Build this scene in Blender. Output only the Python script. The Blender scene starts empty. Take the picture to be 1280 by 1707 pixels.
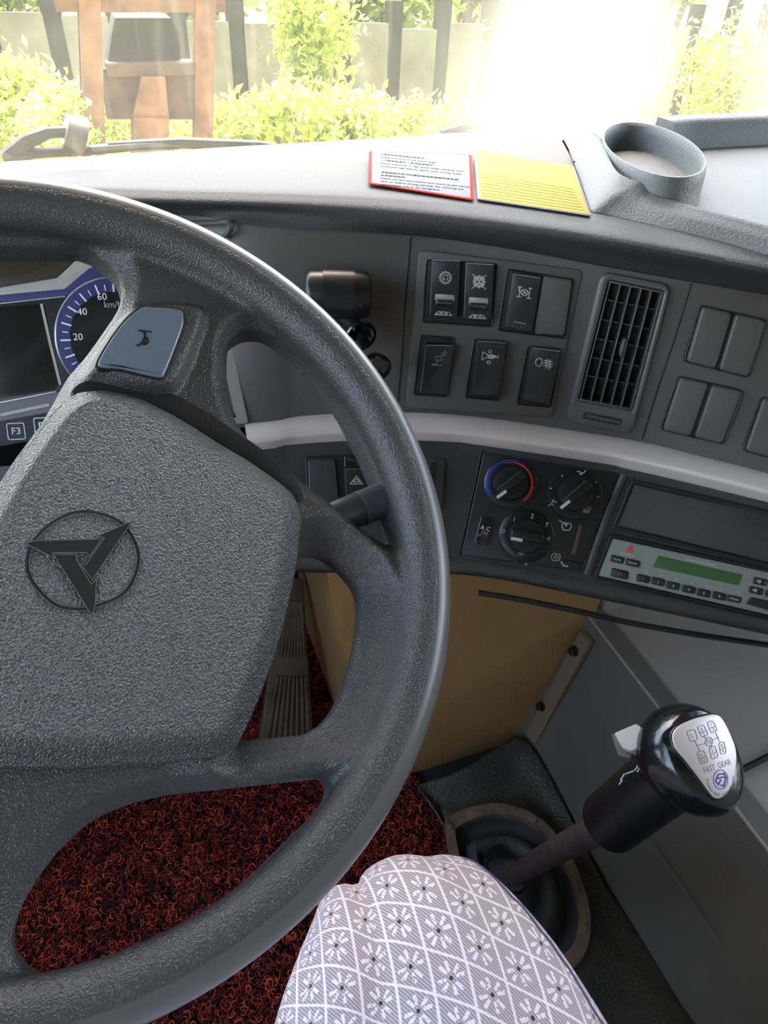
import bpy, bmesh, math, random
import numpy as np
from mathutils import Vector, Matrix
from mathutils.bvhtree import BVHTree

S = bpy.context.scene
COL = S.collection
# ---------------------------------------------------------------- camera
FPX = 1150.0
CAMZ = 1.08
def cam_basis(pitch, yaw, roll):
    p, y, r = map(math.radians, (pitch, yaw, roll))
    f = np.array([math.sin(y)*math.cos(p), math.cos(y)*math.cos(p), -math.sin(p)])
    r0 = np.array([math.cos(y), -math.sin(y), 0.]); u0 = np.cross(r0, f)
    return r0*math.cos(r)+u0*math.sin(r), -r0*math.sin(r)+u0*math.cos(r), f
CR, CU, CF = cam_basis(39, 22, 3)
CC = np.array([0, 0, CAMZ])
cd = bpy.data.cameras.new('camera'); cam = bpy.data.objects.new('camera', cd); COL.objects.link(cam)
M = Matrix(((CR[0], CU[0], -CF[0], 0), (CR[1], CU[1], -CF[1], 0), (CR[2], CU[2], -CF[2], CAMZ), (0, 0, 0, 1)))
cam.matrix_world = M
cd.sensor_fit = 'VERTICAL'; cd.sensor_height = 36.0; cd.lens = 36.0*FPX/1707.0
cd.clip_start = 0.02; cd.clip_end = 200
S.camera = cam
# ---------------------------------------------------------------- world, sun, exposure
S.view_settings.view_transform = 'Standard'
try: S.view_settings.look = 'None'
except Exception: pass
S.view_settings.gamma = 1.0
S.view_settings.use_curve_mapping = False
S.view_settings.exposure = 2.05
w = bpy.data.worlds.new('world'); S.world = w; w.use_nodes = True
nt = w.node_tree; bg = nt.nodes['Background']
sky = nt.nodes.new('ShaderNodeTexSky'); sky.sky_type = 'NISHITA'; sky.sun_disc = False
sky.sun_elevation = math.radians(60); sky.sun_rotation = math.radians(15); sky.dust_density = 2.0; sky.altitude = 100
tint = nt.nodes.new('ShaderNodeMix'); tint.data_type = 'RGBA'; tint.blend_type = 'MULTIPLY'; tint.inputs[0].default_value = 1
tint.inputs[7].default_value = (1.18, 1.0, .86, 1)      # hazy, warm summer sky
nt.links.new(sky.outputs[0], tint.inputs[6]); nt.links.new(tint.outputs[2], bg.inputs[0]); bg.inputs[1].default_value = 0.50
SUN_EL, SUN_AZ = 71, 12
sd = bpy.data.lights.new('sun', 'SUN'); sun = bpy.data.objects.new('sun', sd); COL.objects.link(sun)
sd.energy = 4.5; sd.angle = math.radians(0.6); sd.color = (1.0, 0.95, 0.84)
el, az = math.radians(SUN_EL), math.radians(SUN_AZ)
sdir = Vector((math.sin(az)*math.cos(el), math.cos(az)*math.cos(el), math.sin(el)))
sun.rotation_euler = sdir.to_track_quat('Z', 'Y').to_euler()

# ---------------------------------------------------------------- helpers: pixels <-> world
def nrm(v): v = np.asarray(v, float); return v/np.linalg.norm(v)
def ray(u, v): return CF + CR*(u-640)/FPX - CU*(v-853.5)/FPX
def atz(u, v, z): d = ray(u, v); return CC + d*(z-CC[2])/d[2]
def aty(u, v, y): d = ray(u, v); return CC + d*(y-CC[1])/d[1]
def atx(u, v, x): d = ray(u, v); return CC + d*(x-CC[0])/d[0]
def atd(u, v, D): return CC + ray(u, v)*D
class Frame:
    def __init__(s, o, ex, n):
        s.o = np.asarray(o, float); s.n = nrm(n)
        ex = np.asarray(ex, float); s.ex = nrm(ex-s.n*(ex@s.n)); s.ey = np.cross(s.n, s.ex)
    def w(s, a, b, h=0.): return s.o+s.ex*a+s.ey*b+s.n*h
    def px(s, u, v, h=0.):
        d = ray(u, v); t = ((s.o+s.n*h-CC)@s.n)/(d@s.n); P = CC+d*t-s.o
        return (float(P@s.ex), float(P@s.ey))
    def pp(s, L, h=0.): return [s.px(u, v, h) for u, v in L]
    def mat(s, a=0, b=0, h=0, rot=0):
        e1 = s.ex*math.cos(rot)+s.ey*math.sin(rot); e2 = -s.ex*math.sin(rot)+s.ey*math.cos(rot); o = s.w(a, b, h)
        return Matrix(((e1[0], e2[0], s.n[0], o[0]), (e1[1], e2[1], s.n[1], o[1]), (e1[2], e2[2], s.n[2], o[2]), (0, 0, 0, 1)))

# ---------------------------------------------------------------- helpers: objects
def tag(o, label=None, cat=None, group=None, kind=None):
    if label: o['label'] = label
    if cat: o['category'] = cat
    if group: o['group'] = group
    if kind: o['kind'] = kind
    return o
def empty(name, loc, label=None, cat=None, group=None, kind=None):
    o = bpy.data.objects.new(name, None); COL.objects.link(o); o.location = Vector(loc); o.empty_display_size = 0.02
    return tag(o, label, cat, group, kind)
def mesh(name, V, Fc, mat, parent=None, sharp=35, smooth=True):
    me = bpy.data.meshes.new(name)
    V = [tuple(map(float, p)) for p in V] if not isinstance(V, np.ndarray) else V
    me.from_pydata(V if not isinstance(V, np.ndarray) else V.tolist(), [], Fc if not isinstance(Fc, np.ndarray) else Fc.tolist())
    me.update()
    if smooth:
        me.shade_smooth()
        if sharp: me.set_sharp_from_angle(angle=math.radians(sharp))
    if mat: me.materials.append(mat)
    o = bpy.data.objects.new(name, me); COL.objects.link(o)
    if parent is not None: put(o, parent)
    return o
def put(o, parent):
    o.parent = parent
    o.matrix_parent_inverse = wm(parent).inverted()
def wm(o):
    m = Matrix.LocRotScale(o.location, o.rotation_euler, o.scale)
    if o.parent is not None: m = wm(o.parent) @ o.matrix_parent_inverse @ m
    return m
class MB:
    def __init__(s): s.V = []; s.F = []
    def add(s, V, Fc):
        k = len(s.V); s.V += [tuple(map(float, p)) for p in V]; s.F += [tuple(i+k for i in f) for f in Fc]; return s
    def build(s, name, mat, parent=None, sharp=35): return fixn(mesh(name, s.V, s.F, mat, parent, sharp))
def fixn(o):
    bm = bmesh.new(); bm.from_mesh(o.data); bmesh.ops.recalc_face_normals(bm, faces=bm.faces[:]); bm.to_mesh(o.data); bm.free(); return o

def rpoly(P, r, n=5):
    out = []; N = len(P); P = [np.array(p, float) for p in P]
    rr = r if isinstance(r, (list, tuple)) else [r]*N
    for i in range(N):
        p = P[i]; a = P[i-1]-p; b = P[(i+1) % N]-p; la, lb = np.linalg.norm(a), np.linalg.norm(b)
        q = min(rr[i], .48*la, .48*lb)
        A = p+a/la*q; B = p+b/lb*q
        for k in range(n+1):
            t = k/n; out.append((1-t)**2*A+2*t*(1-t)*p+t*t*B)
    return out
def area(P): return .5*sum(P[i-1][0]*P[i][1]-P[i][0]*P[i-1][1] for i in range(len(P)))
def offset(P, d):
    P = [np.array(p, float) for p in P]; N = len(P); sg = 1 if area(P) > 0 else -1; out = []
    for i in range(N):
        a = P[i]-P[i-1]; b = P[(i+1) % N]-P[i]
        la, lb = np.linalg.norm(a), np.linalg.norm(b)
        if la < 1e-9: a = b; la = lb
        if lb < 1e-9: b = a; lb = la
        na = np.array([-a[1], a[0]])/la*sg; nb = np.array([-b[1], b[0]])/lb*sg
        m = na+nb; l = np.linalg.norm(m)
        m = m/l if l > 1e-6 else na
        out.append(P[i]+m*d/max(.5, m@na))
    return out
def slab_mb(fr, P, h0, h1, bev=.001, seg=3, mb=None):
    mb = mb or MB(); N = len(P); rings = [(P, h0)]
    for k in range(seg+1):
        t = k/seg*math.pi/2; rings.append((offset(P, bev*(1-math.cos(t))) if k else P, h1-bev+bev*math.sin(t)))
    V = [fr.w(p[0], p[1], h) for L, h in rings for p in L]; Fc = []
    for r in range(len(rings)-1):
        for i in range(N): j = (i+1) % N; Fc.append((r*N+i, r*N+j, (r+1)*N+j, (r+1)*N+i))
    Fc.append(tuple((len(rings)-1)*N+i for i in range(N))); Fc.append(tuple(reversed(range(N))))
    return mb.add(V, Fc)
def slab(name, fr, P, h0, h1, bev, mat, parent=None, seg=3): return slab_mb(fr, P, h0, h1, bev, seg).build(name, mat, parent)
def ring_mb(fr, PO, PI, h0, h1, bev=.001, mb=None, hin=None):
    mb = mb or MB(); N = len(PO); hin = h0 if hin is None else hin
    rings = [(PO, h0), (PO, h1-bev), (offset(PO, bev*.3), h1-bev*.3), (offset(PO, bev), h1), (offset(PI, -bev), h1), (offset(PI, -bev*.3), h1-bev*.3), (PI, h1-bev), (PI, hin)]
    V = [fr.w(p[0], p[1], h) for L, h in rings for p in L]; Fc = []; R = len(rings)
    for r in range(R):
        q = (r+1) % R
        for i in range(N): j = (i+1) % N; Fc.append((r*N+i, r*N+j, q*N+j, q*N+i))
    return mb.add(V, Fc)
def circ(c, r, n=32, ry=None, a0=0): ry = ry or r; return [(c[0]+r*math.cos(a0+2*math.pi*i/n), c[1]+ry*math.sin(a0+2*math.pi*i/n)) for i in range(n)]
def lathe_mb(fr, c, prof, n=40, mb=None, sx=1, sy=1):
    """prof = (radius, height) pairs from bottom to top about the frame's normal"""
    mb = mb or MB(); V = []; Fc = []
    for r, h in prof:
        for i in range(n): a = 2*math.pi*i/n; V.append(fr.w(c[0]+r*math.cos(a)*sx, c[1]+r*math.sin(a)*sy, h))
    for k in range(len(prof)-1):
        for i in range(n): j = (i+1) % n; Fc.append((k*n+i, k*n+j, (k+1)*n+j, (k+1)*n+i))
    Fc.append(tuple(reversed(range(n)))); Fc.append(tuple((len(prof)-1)*n+i for i in range(n)))
    return mb.add(V, Fc)
def tube_mb(P, R, n=12, mb=None, cap=True, flat=1.0, up=None):
    mb = mb or MB(); P = [np.array(p, float) for p in P]; R = R if isinstance(R, (list, tuple)) else [R]*len(P)
    V = []; Fc = []; prev = None
    for i, p in enumerate(P):
        t = nrm((P[min(i+1, len(P)-1)]-P[max(i-1, 0)]))
        if prev is None:
            a = np.array(up, float) if up is not None else (np.array([0, 0, 1.]) if abs(t[2]) < .9 else np.array([1., 0, 0]))
        else: a = prev
        e1 = nrm(a-t*(a@t)); e2 = np.cross(t, e1); prev = e1
        for k in range(n): th = 2*math.pi*k/n; V.append(p+(e1*math.cos(th)*flat+e2*math.sin(th))*R[i])
    for i in range(len(P)-1):
        for k in range(n): j = (k+1) % n; Fc.append((i*n+k, i*n+j, (i+1)*n+j, (i+1)*n+k))
    if cap: Fc.append(tuple(reversed(range(n)))); Fc.append(tuple((len(P)-1)*n+k for k in range(n)))
    return mb.add(V, Fc)
def box_mb(x0, x1, y0, y1, z0, z1, mb=None):
    mb = mb or MB()
    V = [(x, y, z) for x in (x0, x1) for y in (y0, y1) for z in (z0, z1)]
    return mb.add(V, [(0, 1, 3, 2), (4, 6, 7, 5), (0, 4, 5, 1), (2, 3, 7, 6), (0, 2, 6, 4), (1, 5, 7, 3)])
def prism_mb(P, dv, mb=None):
    """polygon of world points extruded by vector dv"""
    mb = mb or MB(); N = len(P); P = [np.array(p, float) for p in P]
    return mb.add(P+[p+np.array(dv) for p in P], [tuple(range(N)), tuple(reversed(range(N, 2*N)))]+[(i, (i+1) % N, N+(i+1) % N, N+i) for i in range(N)])
def strokes_mb(fr, lines, wd, h, mb=None, th=.00025, closed=False):
    mb = mb or MB()
    for L in lines:
        L = [np.array(p, float) for p in L]
        for i in range(len(L)-1):
            a, b = L[i], L[i+1]; d = b-a; l = np.linalg.norm(d)
            if l < 1e-7: continue
            d /= l; nn = np.array([-d[1], d[0]])*wd/2; a = a-d*wd*.35; b = b+d*wd*.35
            q = [a-nn, b-nn, b+nn, a+nn]
            mb.add([fr.w(p[0], p[1], h) for p in q]+[fr.w(p[0], p[1], h+th) for p in q], [(4, 5, 6, 7), (0, 1, 5, 4), (1, 2, 6, 5), (2, 3, 7, 6), (3, 0, 4, 7)])
    return mb
def strokes(name, fr, lines, wd, h, mat, parent): return strokes_mb(fr, lines, wd, h).build(name, mat, parent)
def text(name, fr, s, size, a, b, h, mat, parent, rot=0, al='CENTER', sx=1.0, bold=0.0):
    cu = bpy.data.curves.new(name, 'FONT'); cu.body = s; cu.size = size; cu.align_x = al; cu.align_y = 'CENTER'; cu.extrude = .0001
    cu.resolution_u = 3; cu.offset = bold
    t = bpy.data.objects.new(name, cu); COL.objects.link(t)
    dg = bpy.context.evaluated_depsgraph_get(); me = bpy.data.meshes.new_from_object(t.evaluated_get(dg))
    bpy.data.objects.remove(t)
    me.transform(fr.mat(a, b, h, rot) @ Matrix.Diagonal((sx, 1, 1, 1)))
    me.materials.clear(); me.materials.append(mat); me.name = name
    o = bpy.data.objects.new(name, me); COL.objects.link(o); put(o, parent); return o

def spline(P, n):
    """Catmull-Rom through world or 2D points"""
    P = [np.array(p, float) for p in P]; out = []
    Q = [2*P[0]-P[1]]+P+[2*P[-1]-P[-2]]
    for i in range(1, len(Q)-2):
        for k in range(n):
            t = k/n; a, b, c, d = Q[i-1:i+3]
            out.append(.5*((2*b)+(c-a)*t+(2*a-5*b+4*c-d)*t*t+(3*b-a-3*c+d)*t**3))
    out.append(P[-1]); return out
def cspline(P, n):
    P = [np.array(p, float) for p in P]; N = len(P); out = []
    for i in range(N):
        a, b, c, d = P[i-1], P[i], P[(i+1) % N], P[(i+2) % N]
        for k in range(n):
            t = k/n; out.append(.5*((2*b)+(c-a)*t+(2*a-5*b+4*c-d)*t*t+(3*b-a-3*c+d)*t**3))
    return out

# ---------------------------------------------------------------- materials
class X:
    def __init__(s, nt, so): s.nt = nt; s.so = so
    def op(s, o, *a):
        n = s.nt.nodes.new('ShaderNodeMath'); n.operation = o
        for i, q in enumerate((s,)+a):
            if isinstance(q, X): s.nt.links.new(q.so, n.inputs[i])
            else: n.inputs[i].default_value = q
        return X(s.nt, n.outputs[0])
    def __add__(s, o): return s.op('ADD', o)
    def __sub__(s, o): return s.op('SUBTRACT', o)
    def __mul__(s, o): return s.op('MULTIPLY', o)
    def abs(s): return s.op('ABSOLUTE')
    def lt(s, v): return s.op('LESS_THAN', v)
    def gt(s, v): return s.op('GREATER_THAN', v)
    def max(s, o): return s.op('MAXIMUM', o)
    def min(s, o): return s.op('MINIMUM', o)
    def smooth(s, a, b):
        n = s.nt.nodes.new('ShaderNodeMapRange'); n.interpolation_type = 'SMOOTHSTEP'; s.nt.links.new(s.so, n.inputs[0])
        n.inputs[1].default_value = a; n.inputs[2].default_value = b; return X(s.nt, n.outputs[0])
def newmat(name):
    m = bpy.data.materials.new(name); m.use_nodes = True; nt = m.node_tree; return m, nt, nt.nodes['Principled BSDF']
def coords(nt, kind='Object'):
    n = nt.nodes.get('tc') or nt.nodes.new('ShaderNodeTexCoord'); n.name = 'tc'; return n.outputs[kind]
def noise(nt, sc, det=3, vec=None, rough=.5):
    n = nt.nodes.new('ShaderNodeTexNoise'); n.inputs['Scale'].default_value = sc; n.inputs['Detail'].default_value = det; n.inputs['Roughness'].default_value = rough
    nt.links.new(vec or coords(nt), n.inputs['Vector']); return n.outputs[0]
def voro(nt, sc, feat='F1', vec=None):
    n = nt.nodes.new('ShaderNodeTexVoronoi'); n.feature = feat; n.inputs['Scale'].default_value = sc
    nt.links.new(vec or coords(nt), n.inputs['Vector']); return n.outputs[0]
def ramp(nt, so, stops):
    n = nt.nodes.new('ShaderNodeValToRGB'); e = n.color_ramp.elements
    while len(e) < len(stops): e.new(.5)
    for q, (p, c) in zip(e, stops): q.position = p; q.color = (*c, 1)
    nt.links.new(so, n.inputs[0]); return n.outputs[0]
def bump(nt, so, dist, strength=1.0):
    n = nt.nodes.new('ShaderNodeBump'); n.inputs['Distance'].default_value = dist; n.inputs['Strength'].default_value = strength
    nt.links.new(so, n.inputs['Height']); return n
def mixc(nt, fac, a, b):
    n = nt.nodes.new('ShaderNodeMix'); n.data_type = 'RGBA'
    for so, v in ((n.inputs[0], fac), (n.inputs[6], a), (n.inputs[7], b)):
        if hasattr(v, 'is_linked') or hasattr(v, 'node'): nt.links.new(v, so)
        elif isinstance(v, tuple): so.default_value = (*v, 1)
        else: so.default_value = v
    return n.outputs[2]
def plain(name, c, rough=.5, metal=0, spec=.5, grain=0, gdist=.0003, var=0, vsc=20, coat=0, gstr=1.0, gdet=1.5):
    m, nt, b = newmat(name); b.inputs['Base Color'].default_value = (*c, 1); b.inputs['Roughness'].default_value = rough
    b.inputs['Metallic'].default_value = metal; b.inputs['Specular IOR Level'].default_value = spec
    b.inputs['Coat Weight'].default_value = coat; b.inputs['Coat Roughness'].default_value = .08
    if grain:
        h = noise(nt, grain, gdet); nt.links.new(bump(nt, h, gdist, gstr).outputs[0], b.inputs['Normal'])
    if var:
        c2 = tuple(min(1, q*(1+var)) for q in c); c1 = tuple(q*(1-var) for q in c)
        nt.links.new(ramp(nt, noise(nt, vsc, 5), [(.3, c1), (.7, c2)]), b.inputs['Base Color'])
    return m
MAT = {}
MAT['wheel'] = plain('wheel_grained_plastic', (.040, .040, .042), .42, spec=.55, grain=620, gdist=.0009, gdet=2)
MAT['pad'] = plain('pad_grained_plastic', (.062, .061, .062), .32, spec=.8, grain=800, gdist=.0019, gdet=1.5)
MAT['rubberrim'] = plain('smooth_grip', (.05, .05, .048), .5)
MAT['collar'] = plain('dark_smooth_collar', (.018, .018, .02), .45, grain=500, gdist=.0003)
MAT['emblem'] = plain('embossed_smooth', (.030, .030, .028), .38)
MAT['emblem_edge'] = plain('embossed_edge', (.16, .16, .155), .35)
MAT['dash'] = plain('dash_pad', (.052, .054, .054), .55, spec=.25, grain=600, gdist=.0009, gdet=2)
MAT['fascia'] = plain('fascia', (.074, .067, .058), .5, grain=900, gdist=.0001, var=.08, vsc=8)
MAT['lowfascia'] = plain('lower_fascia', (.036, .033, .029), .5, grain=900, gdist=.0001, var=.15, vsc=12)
MAT['bezel'] = plain('bezel_plastic', (.088, .080, .070), .38)
MAT['black'] = plain('black_plastic', (.012, .013, .013), .35)
MAT['deep'] = plain('deep_black', (.004, .004, .005), .6)
MAT['gloss'] = plain('gloss_black', (.006, .007, .008), .12, spec=.6, coat=.5)
MAT['switch'] = plain('switch_black', (.014, .017, .016), .33)
MAT['silver'] = plain('silver_trim', (.74, .65, .59), .34, metal=.3, grain=800, gdist=.00005)
MAT['chrome'] = plain('bright_edge', (.42, .42, .41), .3, metal=.7)
MAT['white'] = plain('white_print', (.58, .59, .57), .5)
MAT['grey'] = plain('grey_print', (.3, .31, .3), .5)
MAT['red'] = plain('red_print', (.75, .04, .03), .5)
MAT['blue'] = plain('blue_print', (.02, .06, .5), .45)
MAT['clusterblue'] = plain('cluster_blue', (.012, .010, .085), .5)
MAT['screen'] = plain('dark_screen', (.007, .009, .008), .18)
MAT['clusterface'] = plain('cluster_silver', (.30, .28, .25), .42, metal=.2)
MAT['radio'] = plain('radio_faceplate', (.235, .255, .20), .4)
MAT['lcd'] = plain('lcd_green', (.045, .12, .035), .2)
MAT['knob'] = plain('gloss_knob', (.006, .007, .008), .22, spec=.55, coat=.35, grain=160, gdist=.0004)
MAT['plate'] = plain('knob_plate_metal', (.66, .57, .53), .35, metal=.35)
MAT['ink'] = plain('brown_ink', (.16, .13, .10), .5)
MAT['purple'] = plain('blue_violet_mark', (.05, .03, .30), .5)
MAT['rod'] = plain('worn_steel_rod', (.13, .10, .095), .4, metal=.4, var=.35, vsc=40, grain=200, gdist=.0004)
MAT['tab'] = plain('grey_lever_tab', (.36, .36, .34), .45)
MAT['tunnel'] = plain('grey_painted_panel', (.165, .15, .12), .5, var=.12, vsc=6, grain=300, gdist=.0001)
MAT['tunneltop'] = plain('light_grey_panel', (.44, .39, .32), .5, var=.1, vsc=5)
MAT['beige'] = plain('beige_painted_panel', (.47, .285, .11), .5, var=.12, vsc=7, grain=200, gdist=.0001)
MAT['floor'] = plain('dark_floor', (.02, .02, .018), .8, grain=200, gdist=.001)
MAT['rust'] = plain('rusty_steel', (.16, .11, .075), .7, var=.45, vsc=30, grain=200, gdist=.001)
MAT['boot'] = plain('boot_rubber', (.048, .050, .052), .55, var=.3, vsc=20, grain=150, gdist=.0005)
MAT['bolt'] = plain('dark_bolt', (.04, .03, .02), .5, metal=.5)
MAT['card_red'] = plain('card_red', (.55, .05, .04), .9, spec=.08)
MAT['card_white'] = plain('card_white', (.33, .33, .35), .9, spec=.08)
MAT['card_ink'] = plain('card_ink', (.05, .08, .10), .9, spec=.08)
MAT['card_yellow'] = plain('card_yellow', (.50, .43, .13), .9, spec=.08)
MAT['card_inky'] = plain('card_ink_on_yellow', (.22, .16, .03), .9, spec=.08)
MAT['tray'] = plain('tray_grey', (.11, .122, .124), .55, spec=.35, grain=420, gdist=.0008)
MAT['headliner'] = plain('headliner', (.14, .135, .125), .9)
MAT['doorpanel'] = plain('door_panel', (.12, .115, .11), .7)
MAT['ribrubber'] = plain('pedal_tread', (.11, .080, .038), .55, var=.35, vsc=25, grain=200, gdist=.0008)
MAT['slider'] = plain('brown_slider', (.09, .055, .025), .4)
MAT['wiper'] = plain('wiper_metal', (.022, .022, .02), .7)
MAT['seat'] = plain('seat_cloth', (.06, .06, .07), .9)
MAT['orange_rust'] = plain('rusty_orange_frame', (.17, .072, .028), .8, var=.5, vsc=6, grain=40, gdist=.004)
MAT['brownbox'] = plain('dusty_brown_steel', (.075, .036, .018), .8, var=.5, vsc=5)
MAT['bark'] = plain('bark', (.10, .07, .045), .9, var=.4, vsc=6)
MAT['shoe'] = plain('black_leather', (.02, .02, .02), .4)
MAT['thread'] = plain('seam_thread', (.10, .08, .16), .8)

def grained_rim():
    m, nt, b = newmat('wheel_rim_grained'); b.inputs['Roughness'].default_value = .34; b.inputs['Specular IOR Level'].default_value = .7
    b.inputs['Base Color'].default_value = (.052, .051, .050, 1)
    sep = nt.nodes.new('ShaderNodeSeparateXYZ'); nt.links.new(coords(nt), sep.inputs[0])
    x, y = X(nt, sep.outputs[0]), X(nt, sep.outputs[1])
    r = (x*x+y*y).op('SQRT'); mask = r.smooth(.2190, .2202)
    h = X(nt, noise(nt, 850, 1.5))*(mask*-1.0+1.0)+mask*.62
    nt.links.new(mixc(nt, mask.so, (.060, .059, .059), (.115, .112, .105)), b.inputs['Base Color'])
    nt.links.new(bump(nt, h.so, .0009).outputs[0], b.inputs['Normal'])
    return m
MAT['rim'] = grained_rim()
def matting():
    m, nt, b = newmat('textured_rubber_sheet'); b.inputs['Roughness'].default_value = .5
    v = voro(nt, 230); c = ramp(nt, noise(nt, 12, 5), [(.3, (.045, .045, .038)), (.7, (.085, .078, .062))])
    nt.links.new(c, b.inputs['Base Color']); nt.links.new(bump(nt, v, .0012).outputs[0], b.inputs['Normal']); return m
MAT['rubbermat'] = matting()
def pile():
    m, nt, b = newmat('red_loop_pile'); b.inputs['Roughness'].default_value = .5
    n = nt.nodes.new('ShaderNodeAttribute'); n.attribute_name = 'rnd'
    nt.links.new(ramp(nt, n.outputs['Fac'], [(0, (.012, .003, .003)), (.3, (.11, .008, .005)), (.65, (.38, .026, .012)), (1, (.75, .13, .05))]), b.inputs['Base Color']); return m
MAT['pile'] = pile()
MAT['pileback'] = plain('red_mat_backing', (.035, .005, .004), .9)
def leafmat(name, c1, c2):
    m, nt, b = newmat(name); b.inputs['Roughness'].default_value = .45
    n = nt.nodes.new('ShaderNodeAttribute'); n.attribute_name = 'rnd'
    c = ramp(nt, n.outputs['Fac'], [(0, c1), (1, c2)]); nt.links.new(c, b.inputs['Base Color'])
    t = nt.nodes.new('ShaderNodeBsdfTranslucent'); nt.links.new(c, t.inputs[0])
    mx = nt.nodes.new('ShaderNodeMixShader'); mx.inputs[0].default_value = .5
    nt.links.new(b.outputs[0], mx.inputs[1]); nt.links.new(t.outputs[0], mx.inputs[2]); nt.links.new(mx.outputs[0], nt.nodes['Material Output'].inputs[0]); return m
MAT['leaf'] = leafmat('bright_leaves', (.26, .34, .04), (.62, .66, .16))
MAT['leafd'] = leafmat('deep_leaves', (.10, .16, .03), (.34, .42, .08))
def trousers():
    m, nt, b = newmat('printed_cotton'); b.inputs['Roughness'].default_value = .85; b.inputs['Sheen Weight'].default_value = .2
    sep = nt.nodes.new('ShaderNodeSeparateXYZ'); nt.links.new(coords(nt, 'UV'), sep.inputs[0])
    u, v = X(nt, sep.outputs[0]), X(nt, sep.outputs[1])
    c = .0240
    a = (u*(1/c)+v*(-.05/c)); q = (v*(1/c)+u*(.45/c))
    fa, fb = a.op('FRACT')-.5, q.op('FRACT')-.5
    nz = X(nt, noise(nt, 900, 2, coords(nt, 'UV')))*.05
    line = ((fa.abs()+nz).gt(.485)).max((fb.abs()+nz).gt(.49))
    # metric cell coordinates: undo the skew so the sprig stays square
    dx = fa; dy = fb-fa*.45
    r = (dx*dx+dy*dy).op('SQRT')
    ang = dy.op('ARCTAN2', dx)+(.35+2*math.pi)
    am = (ang.op('MODULO', math.pi/2)-(math.pi/4)).abs()
    wdt = (r*-.9+.42)
    petal = ((am-.30).abs().op('LESS_THAN', (r*-.45+.29)))*r.gt(.14)*r.lt(.38)
    nb = X(nt, noise(nt, 500, 2, coords(nt, 'UV'))).gt(.40)
    petal = petal*nb
    tw = ((u*2600+v*2200).op('SINE')*.5+.5)
    twc = ramp(nt, tw.so, [(.2, (.27, .235, .25)), (.8, (.52, .47, .50))])
    lw = (line).max(petal)
    col = mixc(nt, lw.so, twc, (.84, .76, .82))
    dot = r.lt(.052)
    col = mixc(nt, dot.so, col, (.02, .02, .025))
    nt.links.new(col, b.inputs['Base Color'])
    bh = (lw*.6+tw*.15)
    nt.links.new(bump(nt, bh.so, .0004).outputs[0], b.inputs['Normal']); return m
MAT['trousers'] = trousers()
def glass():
    """laminated pane with a film of dust and streaks, plus glare put in as haze"""
    m, nt, b = newmat('dusty_glare_windscreen_glass'); out = nt.nodes['Material Output']; nt.nodes.remove(b)
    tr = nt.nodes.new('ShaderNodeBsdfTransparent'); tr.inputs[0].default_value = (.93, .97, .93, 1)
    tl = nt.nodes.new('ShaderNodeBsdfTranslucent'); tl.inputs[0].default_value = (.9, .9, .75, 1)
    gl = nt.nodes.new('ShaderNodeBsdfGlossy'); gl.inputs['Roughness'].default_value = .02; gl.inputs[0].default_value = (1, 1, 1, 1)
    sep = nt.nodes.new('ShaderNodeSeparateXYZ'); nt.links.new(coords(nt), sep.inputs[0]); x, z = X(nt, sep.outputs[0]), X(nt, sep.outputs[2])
    # glare painted into the pane as a broad haze, passenger's half
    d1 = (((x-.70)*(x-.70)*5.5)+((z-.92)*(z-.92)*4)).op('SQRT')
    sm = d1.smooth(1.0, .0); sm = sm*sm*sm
    d2 = (((x-1.25)*(x-1.25)*9)+((z-1.02)*(z-1.02)*9)).op('SQRT'); sm = sm+d2.smooth(1.0, .0)*.28  # second patch of painted glare, further right
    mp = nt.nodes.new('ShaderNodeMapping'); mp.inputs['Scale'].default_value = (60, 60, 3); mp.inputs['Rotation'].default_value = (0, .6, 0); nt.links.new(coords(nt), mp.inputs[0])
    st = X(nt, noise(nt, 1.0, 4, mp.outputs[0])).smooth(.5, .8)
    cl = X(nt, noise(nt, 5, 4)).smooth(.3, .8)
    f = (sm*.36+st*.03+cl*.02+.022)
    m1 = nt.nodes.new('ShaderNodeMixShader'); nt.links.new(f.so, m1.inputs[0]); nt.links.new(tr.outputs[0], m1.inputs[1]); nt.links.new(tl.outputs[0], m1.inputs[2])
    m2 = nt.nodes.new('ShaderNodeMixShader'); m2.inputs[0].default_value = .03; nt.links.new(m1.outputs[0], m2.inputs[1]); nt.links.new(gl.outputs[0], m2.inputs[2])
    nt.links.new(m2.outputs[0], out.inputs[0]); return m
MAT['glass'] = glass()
def fencemat():
    m, nt, b = newmat('weathered_concrete_slab'); b.inputs['Roughness'].default_value = .9
    nt.links.new(ramp(nt, noise(nt, 3, 6), [(.3, (.11, .095, .055)), (.7, (.19, .165, .10))]), b.inputs['Base Color']); return m
MAT['fence'] = fencemat()
MAT['fencedark'] = plain('fence_post_dark', (.025, .025, .017), .9, var=.3, vsc=4)
MAT['ground'] = plain('dry_grass_ground', (.42, .40, .24), .95, var=.3, vsc=2, grain=10, gdist=.03)

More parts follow.
